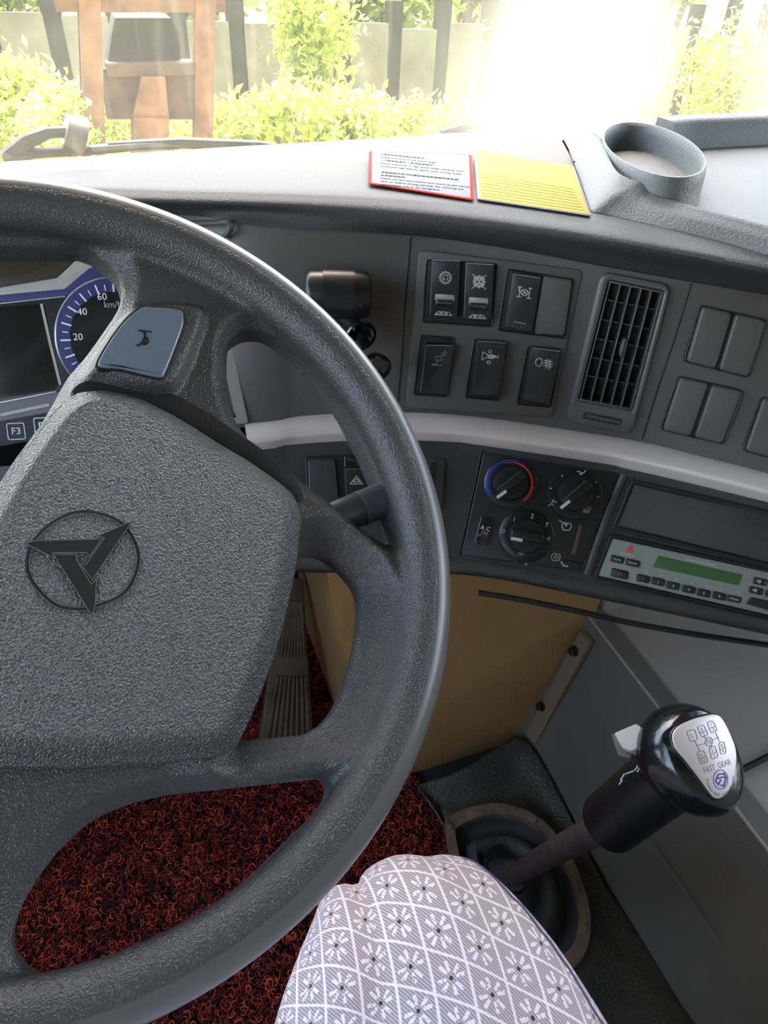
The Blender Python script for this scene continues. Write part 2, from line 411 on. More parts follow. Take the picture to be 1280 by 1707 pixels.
# ================================================================ CAB SHELL
def struct(name, mb, mat): return tag(mb.build(name, mat), kind='structure')
struct('floor', box_mb(-.86, 1.95, -.77, 1.06, -.05, 0), MAT['floor'])
struct('ceiling', prism_mb([(-.92, -.8, 1.62), (2.02, -.8, 1.62), (2.02, 1.31, 1.62), (.6, 1.21, 1.62), (.1, 1.15, 1.62), (-.92, 1.12, 1.62)], (0, 0, .05)), MAT['headliner'])  # unseen roof edge, lengthened past the glass to shade dash and floor
struct('wall_back', box_mb(-.92, 2.02, -.82, -.77, -.05, 1.62), MAT['headliner'])
struct('wall_front', box_mb(-.86, 1.95, 1.06, 1.10, -.05, .80), MAT['floor'])
struct('wall_left', box_mb(-.92, -.86, -.77, 1.10, -.05, .80), MAT['doorpanel'])
struct('wall_right', box_mb(1.96, 2.02, -.77, 1.2, -.05, .85), MAT['doorpanel'])
struct('trim_1', tube_mb([(-.89, .98, .80), (-.89, .93, 1.62)], .035, 12), MAT['headliner'])
struct('trim_2', tube_mb([(1.99, 1.3, .85), (1.99, 1.15, 1.62)], .035, 12), MAT['headliner'])

# ================================================================ DASHBOARD
ANG = np.radians(np.linspace(-33, 70, 310))
PIV = np.array([0., -.2])
def row(L, z, push=0.0):
    """a dash contour: photographed points at their real heights, resampled on common plan angles"""
    zs = z if isinstance(z, (list, tuple)) else [z]*len(L)
    P = np.array([atz(u, v, q) for (u, v), q in zip(L, zs)])
    if push:
        d = P-CC; d[:, 2] = 0; P = P+d/np.linalg.norm(d, axis=1)[:, None]*push
    P = np.array(spline(P, 8))
    d = nrm(P[-1]-P[-7]); q = P[-1]+d*.15
    if q[0] < 1.8: P = np.concatenate([P, [P[-1]+d*.05, P[-1]+d*.10, q], [q*(1-k/12)+np.array([1.9, q[1]-.02, q[2]])*k/12 for k in range(1, 13)]])
    a = np.arctan2(P[:, 0]-PIV[0], P[:, 1]-PIV[1]); r = np.hypot(P[:, 0]-PIV[0], P[:, 1]-PIV[1])
    o = np.argsort(a); a, r, zz = a[o], r[o], P[o, 2]
    xl = 1.9
    # straight continuation beyond what the photo shows
    out = []
    for t in ANG:
        if t < a[0]:
            y = r[0]*math.cos(a[0])+PIV[1]; out.append((PIV[0]+math.tan(t)*(y-PIV[1]), y, zz[0]))
        elif t > a[-1]:
            xe = math.sin(a[-1])*r[-1]; ye = math.cos(a[-1])*r[-1]; out.append((xe+1e-5*(t-a[-1]), PIV[1]+ye, zz[-1]))
        else:
            k = np.interp(t, a, r); out.append((PIV[0]+math.sin(t)*k, PIV[1]+math.cos(t)*k, np.interp(t, a, zz)))
    return np.array(out)
def shift(R, out=0., dz=0.):
    R = R.copy(); d = R[:, :2]-PIV; d /= np.linalg.norm(d, axis=1)[:, None]; R[:, :2] -= d*out; R[:, 2] += dz; return R
def loft(rows, sub=0):
    rows = list(rows)
    if sub:
        A = spline([r.reshape(-1) for r in rows], sub); rows = [a.reshape(-1, 3) for a in A]
    n = len(rows[0]); V = [p for r in rows for p in r]; Fc = []
    for i in range(len(rows)-1):
        for k in range(n-1): Fc.append((i*n+k, i*n+k+1, (i+1)*n+k+1, (i+1)*n+k))
    return V, Fc
def closed_loft(rows, sub=0): return loft(rows+[rows[0]])

lipL = [(-250, 372), (0, 362), (300, 358), (420, 375), (683, 392), (850, 415), (1000, 443), (1153, 470), (1280, 492)]
lipZ = [.862, .862, .862, .86, .855, .85, .843, .837, .83]
R_base = row([(-250, 300), (0, 290), (300, 268), (600, 247), (900, 226), (1280, 190)], .878)
R_top = row([(-250, 318), (0, 310), (300, 318), (640, 330), (960, 362), (1280, 425)], .886)
R_rnd = row([(-250, 336), (0, 330), (300, 336), (640, 350), (960, 392), (1280, 452)], .880)
R_mid = row([(-250, 355), (0, 346), (300, 348), (640, 372), (960, 418), (1280, 476)], [.870, .870, .870, .868, .860, .850])
R_lip = row(lipL, lipZ)
dash = empty('dashboard', (.35, .75, .55), 'dark grey moulded truck dashboard curving round the driver behind the steering wheel', 'dashboard')
rows = [shift(R_base, -.075, -.004), R_base, R_top, R_rnd, R_mid, R_lip]
V, Fc = loft([rows[0]]+[R_base*(1-k/8)+R_top*k/8 for k in range(8)]+[a.reshape(-1, 3) for a in spline([r.reshape(-1) for r in rows[2:]], 6)]+[shift(R_lip, -.018, .002), shift(R_lip, -.03, .004)])
pad = mesh('padded_top', V, Fc, MAT['dash'], dash, sharp=60); fixn(pad)
# upper fascia
trimT = [(-250, 745), (0, 735), (415, 708), (500, 696), (600, 690), (700, 690), (800, 697), (940, 717), (1067, 738), (1179, 765), (1280, 791)]
trimB = [(-250, 800), (0, 785), (420, 758), (480, 749), (614, 741), (740, 743), (806, 750), (1005, 780), (1040, 788), (1120, 806), (1280, 845)]
lowB = [(-250, 965), (0, 950), (420, 930), (560, 928), (660, 927), (748, 929), (850, 944), (960, 965), (1110, 993), (1280, 1032)]
lipB = [(-250, 985), (0, 975), (420, 955), (560, 955), (748, 957), (850, 969), (960, 991), (1110, 1022), (1280, 1058)]
R_tt = row(trimT, .672); R_tb = row(trimB, .647); R_lb = row(lowB, .547); R_bl = row(lipB, .530)
U0 = shift(row(lipL, lipZ), -.006, .004); U1 = shift(R_tt, -.002, -.004)
Vu, Fu = loft([shift(U0, -.03, .004)]+[U0*(1-k/60)+U1*k/60 for k in range(61)])
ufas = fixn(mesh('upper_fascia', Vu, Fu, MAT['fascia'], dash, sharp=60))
L0 = shift(R_tb, -.004, .003); L1 = R_lb
Vl, Fl = loft([L0, (L0*.5+L1*.5), L1])
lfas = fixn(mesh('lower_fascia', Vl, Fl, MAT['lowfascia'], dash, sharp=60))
MAT['lip'] = plain('lower_lip', (.050, .048, .042), .5, grain=500, gdist=.0003)
Vb, Fb = loft([shift(R_lb, -.004, .0), shift(R_lb, .004, .001), shift(R_lb, .008, -.004), (shift(R_lb, .007)*.5+shift(R_bl, .007)*.5), R_bl, shift(R_bl, -.012, -.006), shift(R_bl, -.06, -.008), shift(R_bl, -.12, -.0)])
fixn(mesh('lower_lip', Vb, Fb, MAT['lip'], dash, sharp=60))
# silver band: only from the cluster's right edge onwards
tx = [i for i in range(len(ANG)) if R_tt[i, 0] > .094]
mid = R_tt*.62+R_tb*.38
band = [shift(R_tt, -.006, -.001), shift(R_tt, .002, .001), shift(R_tt*.92+R_tb*.08, .008), shift(R_tt*.80+R_tb*.20, .0125), shift(R_tt*.68+R_tb*.32, .0130), shift(R_tt*.5+R_tb*.5, .009), shift(R_tt*.2+R_tb*.8, .0), shift(R_tb, -.005), shift(R_tb, -.012)]
Vt, Ft = loft([b[tx[0]:] for b in band])
trim = fixn(mesh('silver_band', Vt, Ft, MAT['silver'], dash, sharp=50)); tag(trim, 'satin silver band')

bvU = BVHTree.FromPolygons([Vector(v) for v in Vu], Fu); bvL = BVHTree.FromPolygons([Vector(v) for v in Vl], Fl)
bvT = BVHTree.FromPolygons([Vector(v) for v in pad.data.vertices and [v.co+Vector(wm(pad).translation)*0 for v in pad.data.vertices]], [tuple(p.vertices) for p in pad.data.polygons])
def hit(u, v, bv):
    d = Vector(ray(u, v)).normalized(); r = bv.ray_cast(Vector(CC), d)
    if r[0] is None: raise Exception('miss %s %s' % (u, v))
    n = r[1] if r[1].dot(d) < 0 else -r[1]
    return np.array(r[0]), np.array(n)
def frame_on(bv, quad, ctr=None):
    """plane fitted to the dash surface under four photographed corners TL,TR,BR,BL"""
    P = [hit(u, v, bv)[0] for u, v in quad]; ex = nrm((P[1]-P[0])+(P[2]-P[3])); ey = nrm((P[0]-P[3])+(P[1]-P[2]))
    n = np.cross(ex, ey); n = n if n@(CC-P[0]) > 0 else -n
    return Frame(sum(P)/4, ex, n)
def groove(name, bv, L, wd, mat, lift=.0006):
    P = [hit(u, v, bv) for u, v in L]; return tube_mb([p+n*lift*.2 for p, n in P], wd, 6).build(name, mat, dash)
groove('panel_seam', bvU, [(684, 394), (678, 470), (671, 570), (662, 680)], .0011, MAT['deep'])
groove('panel_seam', bvU, [(1152, 472), (1125, 560), (1095, 650), (1070, 732)], .0011, MAT['deep'])
groove('panel_seam', bvL, [(803, 752), (785, 838), (765, 926)], .0013, MAT['deep'])

# ---- rocker switches ------------------------------------------------------------
qs = [(698, 416), (972, 450), (920, 695), (676, 680)]
FS = frame_on(bvU, qs)
sp = empty('switch_panel', FS.w(0, 0, 0), 'dark grey panel insert holding six black rocker switches', 'panel')
slab('insert_plate', FS, rpoly(FS.pp(qs, .003), .006), -.012, .003, .0012, MAT['fascia'], sp)
def socket(q, r=.004, parent=None, fr=FS, nm='switch_surround', up=.0048, mat='black'):
    o = rpoly(fr.pp(q, up), r); i = offset(o, .0016)
    ring_mb(fr, o, i, -.01, up, .0008, hin=-.012).build(nm, MAT[mat], parent or sp)
    slab('socket_floor', fr, i, -.013, .0034, .0002, MAT['deep'], parent or sp)
socket([(709, 432), (830, 439), (821, 546), (703, 538)]); socket([(845, 447), (958, 465), (944, 566), (829, 552)])
socket([(700, 558), (758, 562), (748, 663), (688, 659)]); socket([(789, 565), (847, 569), (832, 669), (774, 664)]); socket([(878, 577), (937, 583), (919, 681), (860, 675)])
def rocker(q, label, icon, h=.011, latch=False, tiltv=0.):
    P = FS.pp(q, h); c = np.mean(P, 0)
    r = empty('rocker_switch', FS.w(c[0], c[1], 0), label, 'switch', 'rocker switches in the centre panel')
    # the cap: a slab whose face is slightly tipped
    exd = FS.ex; n = nrm(FS.n+FS.ey*tiltv); fr = Frame(FS.w(c[0], c[1], h), exd, n)
    Q = fr.pp(q); slab('rocker_cap', fr, rpoly(Q, .0012), -.011, 0, .0009, MAT['switch'], r)
    cx, cy = np.mean(Q, 0); W = np.linalg.norm(np.array(Q[1])-Q[0]); H = np.linalg.norm(np.array(Q[0])-Q[3])
    up = nrm((np.array(Q[0])-Q[3])+(np.array(Q[1])-Q[2])); rt = nrm((np.array(Q[1])-Q[0])+(np.array(Q[2])-Q[3]))
    L = lambda a, b: tuple(np.array((cx, cy))+rt*a*W+up*b*H)
    strokes_mb(fr, [[L(-.46, .485), L(.46, .485)]], .0006, -.0001).build('pale_edge', MAT['chrome'], r)  # pale line along the top edge of the cap
    if latch or tiltv: strokes_mb(fr, [[L(-.48, .46), L(-.48, -.45)]], .0004, -.0001).build('pale_edge', MAT['chrome'], r)  # pale line down the cap's left edge
    rowsd = [.42, -.40, -.45] if not latch else [.42]
    for b in rowsd:
        d = MB()
        for k in range(6): lathe_mb(fr, L(-.36+.145*k, b), [(.0007, -.0005), (.0007, .0001), (.0004, .0003)], 8, d)
        d.build('grip_dots', MAT['bezel'], r)
    for kind, data in icon:
        if kind == 's': strokes('symbol', fr, [[L(a, b) for a, b in l] for l in data], .0007, .0001, MAT['white'], r)
        if kind == 'g': strokes('symbol', fr, [[L(a, b) for a, b in l] for l in data], .0006, .0001, MAT['grey'], r)
    if latch:
        slab('pale_window', fr, rpoly([L(-.32, -.10), L(.34, -.10), L(.36, -.21), L(-.34, -.21)], .001), -.0002, .0003, .0001, MAT['chrome'], r)  # pale strip just above the latch
        slab('latch_slider', fr, rpoly([L(-.30, -.19), L(.32, -.19), L(.32, -.32), L(-.30, -.32)], .0015), -.001, .0028, .001, MAT['gloss'], r)
        strokes_mb(fr, [[L(-.24, -.25), L(.26, -.25)]], .0008, .0028).build('latch_highlight_edge', MAT['bezel'], r)
        slab('pale_foot', fr, rpoly([L(-.2, -.40), L(.2, -.40), L(.34, -.475), L(-.34, -.475)], .0008), -.0002, .0003, .0001, MAT['chrome'], r)  # pale patch at the bottom of the cap
        dd = MB()
        for k in range(5): lathe_mb(fr, L(-.36+.18*k, -.435), [(.0011, -.0002), (.0011, .0005), (.0008, .0008)], 10, dd)
        dd.build('grip_dots', MAT['gloss'], r)
    return r
def circ_l(cx, cy, rx, ry, n=20, a0=0, a1=2*math.pi): return [(cx+rx*math.cos(a0+(a1-a0)*i/n), cy+ry*math.sin(a0+(a1-a0)*i/n)) for i in range(n+1)]
AR = .5
def gear(cy=.19, crossed=False):
    L = []; R = .21; pts = []
    for k in range(12):
        a = 2*math.pi*k/12
        for da, rr in ((-.14, R*.8), (-.10, R), (.10, R), (.14, R*.8)):
            pts.append((rr*math.cos(a+da), cy+rr*AR*math.sin(a+da)))
    pts.append(pts[0]); L.append(pts)
    if crossed:
        L.append(circ_l(0, cy, .11, .11*AR)); L += [[(-.24, cy-.125), (.24, cy+.125)], [(.24, cy-.125), (-.24, cy+.125)], [(-.06, cy+.03), (.06, cy+.03)], [(-.06, cy-.03), (.06, cy-.03)]]
        L.append(circ_l(0, cy, .15, .15*AR))
    else: L.append(circ_l(0, cy, .095, .095*AR, 16, -1.0, 4.2)); L.append([(-.07, cy-.05), (.0, cy-.01)])
    return L
rocker([(720, 431), (768, 436), (762, 528), (716, 527)], 'black rocker switch with cog symbol and sliding latch, beside the crossed cog one', [('s', gear())], latch=True)
rocker([(776, 437), (824, 441), (819, 534), (772, 532)], 'black rocker switch with crossed-out cog symbol and sliding latch', [('s', gear(.18, True))], latch=True)
axl = [[(-.23, .28), (-.17, .17)], [(-.23, .28), (-.12, .28)], [(-.17, .28), (-.17, .1)], [(-.25, .1), (-.1, .1)], [(.23, .28), (.12, .28)], [(.17, .28), (.17, .1)], [(.1, .1), (.25, .1)], [(-.17, .19), (-.1, .19)], [(.1, .19), (.17, .19)], circ_l(0, .19, .12, .055), [(-.08, .15), (.08, .23)], [(-.08, .23), (.08, .15)]]
rocker([(855, 455), (903, 462), (887, 554), (841, 546)], 'black rocker switch with axle differential lock symbol next to a blank cover', [('s', axl), ('g', [[(-.2, -.36), (.2, -.37)]])])
work = [[(-.2, .1), (.15, .1)], [(-.17, .12), (-.02, .12), (-.02, .2)], [(-.1, .2), (-.1, .27), (.05, .27), (.16, .2), (.0, .2), (-.1, .2)], [(.07, .28), (.2, .33)], [(.13, .27), (.26, .31)], [(.1, .33), (.22, .37)], [(.2, .38), (.28, .34)]]
rocker([(709, 574), (757, 575), (746, 659), (700, 657)], 'black rocker switch with work lamp symbol, lower left of the panel', [('g', work)], h=.008, tiltv=-.12)
horn = [[(-.28, .30), (-.28, .16), (-.05, .22), (.2, .235), (.2, .225), (-.05, .205)], [(-.28, .30), (-.05, .245), (.2, .245)], circ_l(.03, .225, .12, .035), [(.26, .26), (.26, .20)], circ_l(-.03, .315, .05, .025), circ_l(-.03, .12, .06, .025, 12)]
rocker([(796, 567), (845, 570), (832, 662), (786, 658)], 'black rocker switch with air horn symbol, lower middle of the panel', [('s', horn)])
fog = [circ_l(-.14, .24, .14, .075, 12, math.pi/2, 3*math.pi/2), [(-.14, .315), (-.08, .29), (-.06, .24), (-.08, .19), (-.14, .165)], [(.0, .29), (.28, .275)], [(.0, .245), (.28, .23)], [(.0, .20), (.28, .185)], [(.1, .32), (.08, .27), (.12, .22), (.09, .15)], [(.2, .31), (.18, .26), (.22, .21), (.19, .14)]]
rocker([(886, 578), (936, 583), (916, 675), (872, 667)], 'black rocker switch with rear fog lamp symbol, lower right of the panel', [('s', fog)])
slab('blank_cover', FS, rpoly(FS.pp([(905, 459), (955, 467), (941, 560), (889, 557)], .008), .004), -.01, .0085, .002, MAT['fascia'], sp)

# ---- air vent -------------------------------------------------------------------
qv = [(1001, 452), (1121, 475), (1054, 726), (942, 704)]
FV = frame_on(bvU, qv)
vent = empty('air_vent', FV.w(0, 0, 0), 'tall dark grey slatted air vent between the switches and the blank covers', 'vent')
gq = [(1015, 467), (1107, 486), (1054, 685), (964, 668)]
h = .0075
O = rpoly(FV.pp(qv, h), .012); I0 = rpoly(FV.pp(gq, h), .002)
Ih = [np.array(p) for p in offset(I0, -.002)]
def inpoly(p, P):
    c = False
    for i in range(len(P)):
        a, b = P[i-1], P[i]
        if (a[1] > p[1]) != (b[1] > p[1]) and p[0] < a[0]+(p[1]-a[1])/(b[1]-a[1])*(b[0]-a[0]): c = not c
    return c
bm = bmesh.new(); bm.from_mesh(ufas.data); mw = wm(ufas); kill = []
for f in bm.faces:
    d = np.array(mw @ f.calc_center_median())-FV.o
    if abs(d@FV.n) < .02 and inpoly((d@FV.ex, d@FV.ey), Ih): kill.append(f)
bmesh.ops.delete(bm, geom=kill, context='FACES'); bm.to_mesh(ufas.data); bm.free()
ring_mb(FV, O, I0, -.01, h, .0035, hin=-.03).build('bezel', MAT['bezel'], vent)
slab('duct_floor', FV, I0, -.034, -.022, .0002, MAT['deep'], vent)
G = FV.pp(gq, h-.002)
def gq_l(s, t):
    a = (np.array(G[0])*(1-s)+np.array(G[1])*s)*(1-t)+(np.array(G[3])*(1-s)+np.array(G[2])*s)*t; return a
for k, s in enumerate([.03, .22, .41, .60, .785, .97]):
    a, b = gq_l(s, .01), gq_l(s, .99); d = nrm(b-a); nn = np.array([-d[1], d[0]])*.0007
    slab('vertical_slat', FV, [tuple(a-nn), tuple(b-nn), tuple(b+nn), tuple(a+nn)], -.013, h-.002, .0004, MAT['bezel'], vent)
for t in (.16, .32, .48, .64, .80):
    a, b = gq_l(.02, t), gq_l(.98, t); d = nrm(b-a); nn = np.array([-d[1], d[0]])*.0009
    slab('rear_vane', FV, [tuple(a-nn), tuple(b-nn), tuple(b+nn), tuple(a+nn)], -.024, -.010, .0004, MAT['bezel'], vent)
for t in (.01, .99):
    a, b = gq_l(0, t), gq_l(1, t); d = nrm(b-a); nn = np.array([-d[1], d[0]])*.0009
    slab('vertical_slat', FV, [tuple(a-nn), tuple(b-nn), tuple(b+nn), tuple(a+nn)], -.013, h-.0018, .0005, MAT['bezel'], vent)
kc = FV.px(1039, 580, h+.003); d = gq_l(.5, 0)-gq_l(.5, 1); th = math.atan2(d[1], d[0])
Pk = [(kc[0]+.010*math.cos(t)*math.cos(th)-.0028*math.sin(t)*math.sin(th), kc[1]+.010*math.cos(t)*math.sin(th)+.0028*math.sin(t)*math.cos(th)) for t in np.linspace(0, 2*math.pi, 24, endpoint=False)]
slab('slat_knob', FV, Pk, -.004, h+.004, .002, MAT['fascia'], vent)
tw = FV.pp([(974, 686), (1038, 699), (1034, 710), (970, 697)], h)
slab('thumbwheel_slot', FV, rpoly(tw, .003), -.005, h+.0002, .0002, MAT['deep'], vent)
mb = MB(); a, b = np.array(FV.px(976, 692, h)), np.array(FV.px(1034, 704, h))
for k in range(15):
    p = a+(b-a)*(k+.5)/15; dd = nrm(b-a)*.0010; nn = np.array([-dd[1], dd[0]])*1.9
    hh = h+.0015+.001*math.sin(math.pi*(k+.5)/15)
    slab_mb(FV, [tuple(p-dd-nn), tuple(p+dd-nn), tuple(p+dd+nn), tuple(p-dd+nn)], h-.004, hh, .0004, 2, mb)
mb.build('thumbwheel', MAT['bezel'], vent)

# ---- blank covers to the right ---------------------------------------------------
for nm, q, lab in (('u', [(1166, 507), (1280, 533), (1249, 631), (1138, 603)], 'pair of blank grey switch covers set in the upper right of the dash'),
                   ('l', [(1129, 625), (1241, 651), (1208, 742), (1099, 717)], 'pair of blank grey switch covers below the upper pair, right of the vent'),
                   ('r', [(1268, 659), (1380, 688), (1344, 782), (1236, 751)], 'blank grey switch cover cut by the right edge, above the silver band')):
    try: FB = frame_on(bvU, q)
    except Exception: FB = Frame(hit(q[0][0], q[0][1], bvU)[0], FV.ex, FV.n)
    e = empty('blank_switch_cover', FB.w(0, 0, 0), lab, 'switch cover', 'blank switch covers')
    Q = [np.array(p) for p in FB.pp(q, .002)]
    ring_mb(FB, rpoly([tuple(p) for p in Q], .006), offset(rpoly([tuple(p) for p in Q], .006), .0018), -.01, .0028, .0008).build('surround', MAT['black'], e)
    slab('backing', FB, rpoly([tuple(p) for p in Q], .006), -.012, .001, .0002, MAT['deep'], e)
    for s0, s1 in ((.03, .485), (.515, .97)):
        P = [Q[0]*(1-s0)+Q[1]*s0, Q[0]*(1-s1)+Q[1]*s1, Q[3]*(1-s1)+Q[2]*s1, Q[3]*(1-s0)+Q[2]*s0]
        c = sum(P)/4; P = [tuple(c+(p-c)*.965) for p in P]
        slab('cover', FB, rpoly(P, .005), -.008, .0065, .003, MAT['fascia'], e, 5)

# ---- climate controls --------------------------------------------------------------
qc = [(806, 754), (1032, 789), (966, 952), (769, 925)]
FC = frame_on(bvL, qc)
hv = empty('climate_control_panel', FC.w(0, 0, 0), 'black heater control panel with three rotary knobs beside the radio', 'control panel')
slab('panel_face', FC, rpoly(FC.pp(qc, .004), .003), -.015, .004, .001, MAT['black'], hv)
HD = .0055
MAT['dialmat'] = plain('satin_dial', (.008, .009, .009), .32)
def dial(u, v, rx, lab, ang, mark):
    c = np.array(FC.px(u, v, HD)); r = np.linalg.norm(np.array(FC.px(u+rx, v, HD))-c)
    k = mesh_k = lathe_mb(FC, c, [(r, .003), (r, HD-.0006), (r*.97, HD+.0002), (r*.70, HD+.0012), (r*.66, HD+.0012)], 48).build('dial_plate', MAT['dialmat'], hv)
    kb = lathe_mb(FC, c, [(r*.66, HD-.001), (r*.64, HD+.006), (r*.60, HD+.0085), (r*.5, HD+.009)], 40).build('rotary_knob', MAT['black'], hv)
    kb['label'] = lab
    ca, sa = math.cos(ang), math.sin(ang); L = lambda a, b: (c[0]+a*ca-b*sa, c[1]+a*sa+b*ca)
    g = rpoly([L(-r*.60, -r*.16), L(-r*.60, r*.16), L(r*.60, r*.20), L(r*.60, -r*.20)], r*.12)
    slab('grip_bar', FC, g, HD+.004, HD+.021, .0025, MAT['black'], kb)
    P = [L(-r*.60, -.0006), L(r*.56, -.0006)]
    m = np.array(FC.px(*mark, HD+.0215)); dm = np.array((ca, sa))*r*.17
    strokes_mb(FC, [[tuple(m-dm), tuple(m+dm)]], .0034, HD+.0215, th=.0004).build('pointer_mark', MAT['white'], kb)
    return c, r
def arcs(c, r0, a0, a1, n=24): return [(c[0]+r0*math.cos(a0+(a1-a0)*i/n), c[1]+r0*math.sin(a0+(a1-a0)*i/n)) for i in range(n+1)]
def band_mb(fr, c, r, w0, w1, a0, a1, h, n=36):
    V = []; Fc = []
    for i in range(n+1):
        a = a0+(a1-a0)*i/n; wd = w0+(w1-w0)*i/n
        for rr in (r-wd/2, r+wd/2): V.append(fr.w(c[0]+rr*math.cos(a), c[1]+rr*math.sin(a), h))
    for i in range(n): Fc.append((2*i, 2*i+1, 2*i+3, 2*i+2))
    return MB().add(V, Fc)
tilt = math.atan2(*(lambda d: (d[1], d[0]))(np.array(FC.px(900, 812))-np.array(FC.px(850, 804))))
def aimg(u0, v0, u1, v1):
    a, b = np.array(FC.px(u0, v0, HD)), np.array(FC.px(u1, v1, HD)); d = b-a; return math.atan2(d[1], d[0])
c, r = dial(851, 806, 45, 'temperature knob ringed by a blue and red arc', aimg(822, 822, 872, 786), (836, 824))
aR = lambda px_: aimg(851, 806, *px_)
a0, a1 = aR((880, 770)), aR((815, 826)); a1 += 2*math.pi if a1 < a0 else 0
band_mb(FC, c, r*.88, .0006, .0030, a0, a1, HD+.0013).build('cold_arc', MAT['blue'], hv)
a0, a1 = aR((840, 775)), aR((872, 834)); a1 -= 2*math.pi if a1 > a0 else 0
band_mb(FC, c, r*.80, .0006, .0034, a0, a1, HD+.0018).build('warm_arc', MAT['red'], hv)
c2, r2 = dial(958, 823, 46, 'air direction knob at the upper right', aimg(925, 843, 978, 800), (942, 841))
c3, r3 = dial(877, 893, 46, 'fan speed knob marked 0 to 4', aimg(845, 890, 920, 905), (861, 899))
hm = HD+.0014
for s, u, v in (('0', 839, 886), ('1', 857, 866), ('2', 887, 861), ('3', 911, 875), ('4', 914, 898)):
    a, b = FC.px(u, v, hm); text('numeral', FC, s, .0072, a, b, hm, MAT['white'], hv, rot=-.1)
for u, v in ((937, 793), (918, 814), (994, 804), (997, 828), (877, 941)):
    lathe_mb(FC, FC.px(u, v, hm), [(.0009, .002), (.0009, hm+.0002), (.0004, hm+.0004)], 10).build('marker_dot', MAT['white'], hv)
def icon(name, fr, u, v, sz, lines, wd, h, mat, parent, rot=0):
    c = fr.px(u, v, h); ca, sa = math.cos(rot), math.sin(rot)
    return strokes(name, fr, [[(c[0]+(a*ca-b*sa)*sz, c[1]+(a*sa+b*ca)*sz) for a, b in l] for l in lines], wd, h, mat, parent)
fan = [circ_l(dx*.42, dy*.42, .38, .38, 12) for dx, dy in ((1, 1), (-1, 1), (1, -1), (-1, -1))]
icon('fan_symbol', FC, 869, 921, .0036, fan, .0005, hm, MAT['white'], hv)
icon('feet_symbol', FC, 968, 788, .0042, [[(-1, .1), (-.4, .3), (.2, -.1), (.9, .2)], [(.9, .2), (1.1, .8)], [(-.3, -.4), (.4, -.4)]], .0009, hm, MAT['white'], hv)
icon('face_symbol', FC, 921, 839, .0044, [[(-1, -.8), (-.3, -.2), (.3, -.5)], [(-.3, -.2), (0, .4)], circ_l(.1, .7, .25, .25, 8), [(.5, .2), (1, .6)]], .0007, hm, MAT['white'], hv)
icon('demist_symbol', FC, 977, 850, .0044, [[(-1, .5), (-.5, .8), (.5, .8), (1, .5), (.6, -.5), (-.6, -.5), (-1, .5)], [(-.4, -.8), (-.4, .3)], [(0, -.8), (0, .3)], [(.4, -.8), (.4, .3)]], .0005, hm, MAT['white'], hv)
cab = [[(-.9, .1), (-.5, .7), (.7, .7), (.9, .1), (.6, -.6), (-.5, -.7), (-.9, .1)]]
icon('fresh_air_symbol', FC, 944, 878, .0058, cab+[[(-1.5, 1.0), (.1, .3)], [(.1, .3), (-.2, .1)], [(.1, .3), (-.1, .6)]], .0008, .0042, MAT['white'], hv)
icon('recirculate_symbol', FC, 926, 929, .0056, cab+[circ_l(.1, 0, .35, .3, 10)], .0007, .0042, MAT['white'], hv)
icon('reflection_chip', FC, 941, 941, .004, [[(-1, .5), (-.3, -.3), (.9, -.4)]], .0014, .0042, MAT['white'], hv)
qa = [(802, 860), (825, 863), (815, 909), (790, 907)]
acb = slab('ac_button', FC, rpoly(FC.pp(qa, .006), .0015), .0, .0062, .001, MAT['gloss'], hv)
a, b = FC.px(809, 881, .0063); text('button_lettering', FC, 'A C', .0068, a, b, .0063, MAT['white'], acb, rot=-.12)
a, b = FC.px(807, 889, .0063); text('button_lettering', FC, 'ON', .0050, a, b, .0063, MAT['grey'], acb, rot=-.12)
slab('slider_slot', FC, rpoly(FC.pp([(966, 874), (971, 875), (959, 925), (952, 923)], .0042), .001), .001, .0043, .0001, MAT['slider'], hv)
slab('slider_stop', FC, rpoly(FC.pp([(940, 933), (967, 938), (967, 941), (940, 937)], .0042), .0006), .001, .0052, .0004, MAT['gloss'], hv)

# ---- radio and blank slot -----------------------------------------------------------
qr = [(1021, 897), (1280, 954), (1245, 1017), (997, 959)]
FR_ = frame_on(bvL, [(1021, 897), (1279, 954), (1262, 1018), (997, 959)])
# the set runs on past the frame: its far corners follow the same edges
t0 = np.array(FR_.px(1021, 897)); t1 = np.array(FR_.px(1280, 954)); b0 = np.array(FR_.px(997, 959)); b1 = np.array(FR_.px(1245, 1017))
dt = nrm(t1-t0); LNG = .178
Rq = [tuple(t0), tuple(t0+dt*LNG), tuple(b0+dt*LNG), tuple(b0)]
rad = empty('car_radio', FR_.w(*np.mean(Rq, 0), 0), 'grey green truck radio with a green display and numbered buttons', 'radio')
RO = rpoly([tuple(p) for p in offset(Rq, -.0045)], .003)
ring_mb(FR_, RO, offset(RO, .0035), -.02, .0035, .0012, hin=-.02).build('surround', MAT['black'], rad)
RH = .0025
slab('faceplate', FR_, rpoly(Rq, .002), -.02, RH, .0008, MAT['radio'], rad)
def rp(u, v, h=RH): return FR_.px(u, v, h)
rrot = math.atan2(dt[1], dt[0])
lcd = slab('display', FR_, rpoly([rp(1097, 926), rp(1238, 958), rp(1231, 976), rp(1088, 945)], .0006), 0, RH+.0004, .0003, MAT['lcd'], rad)
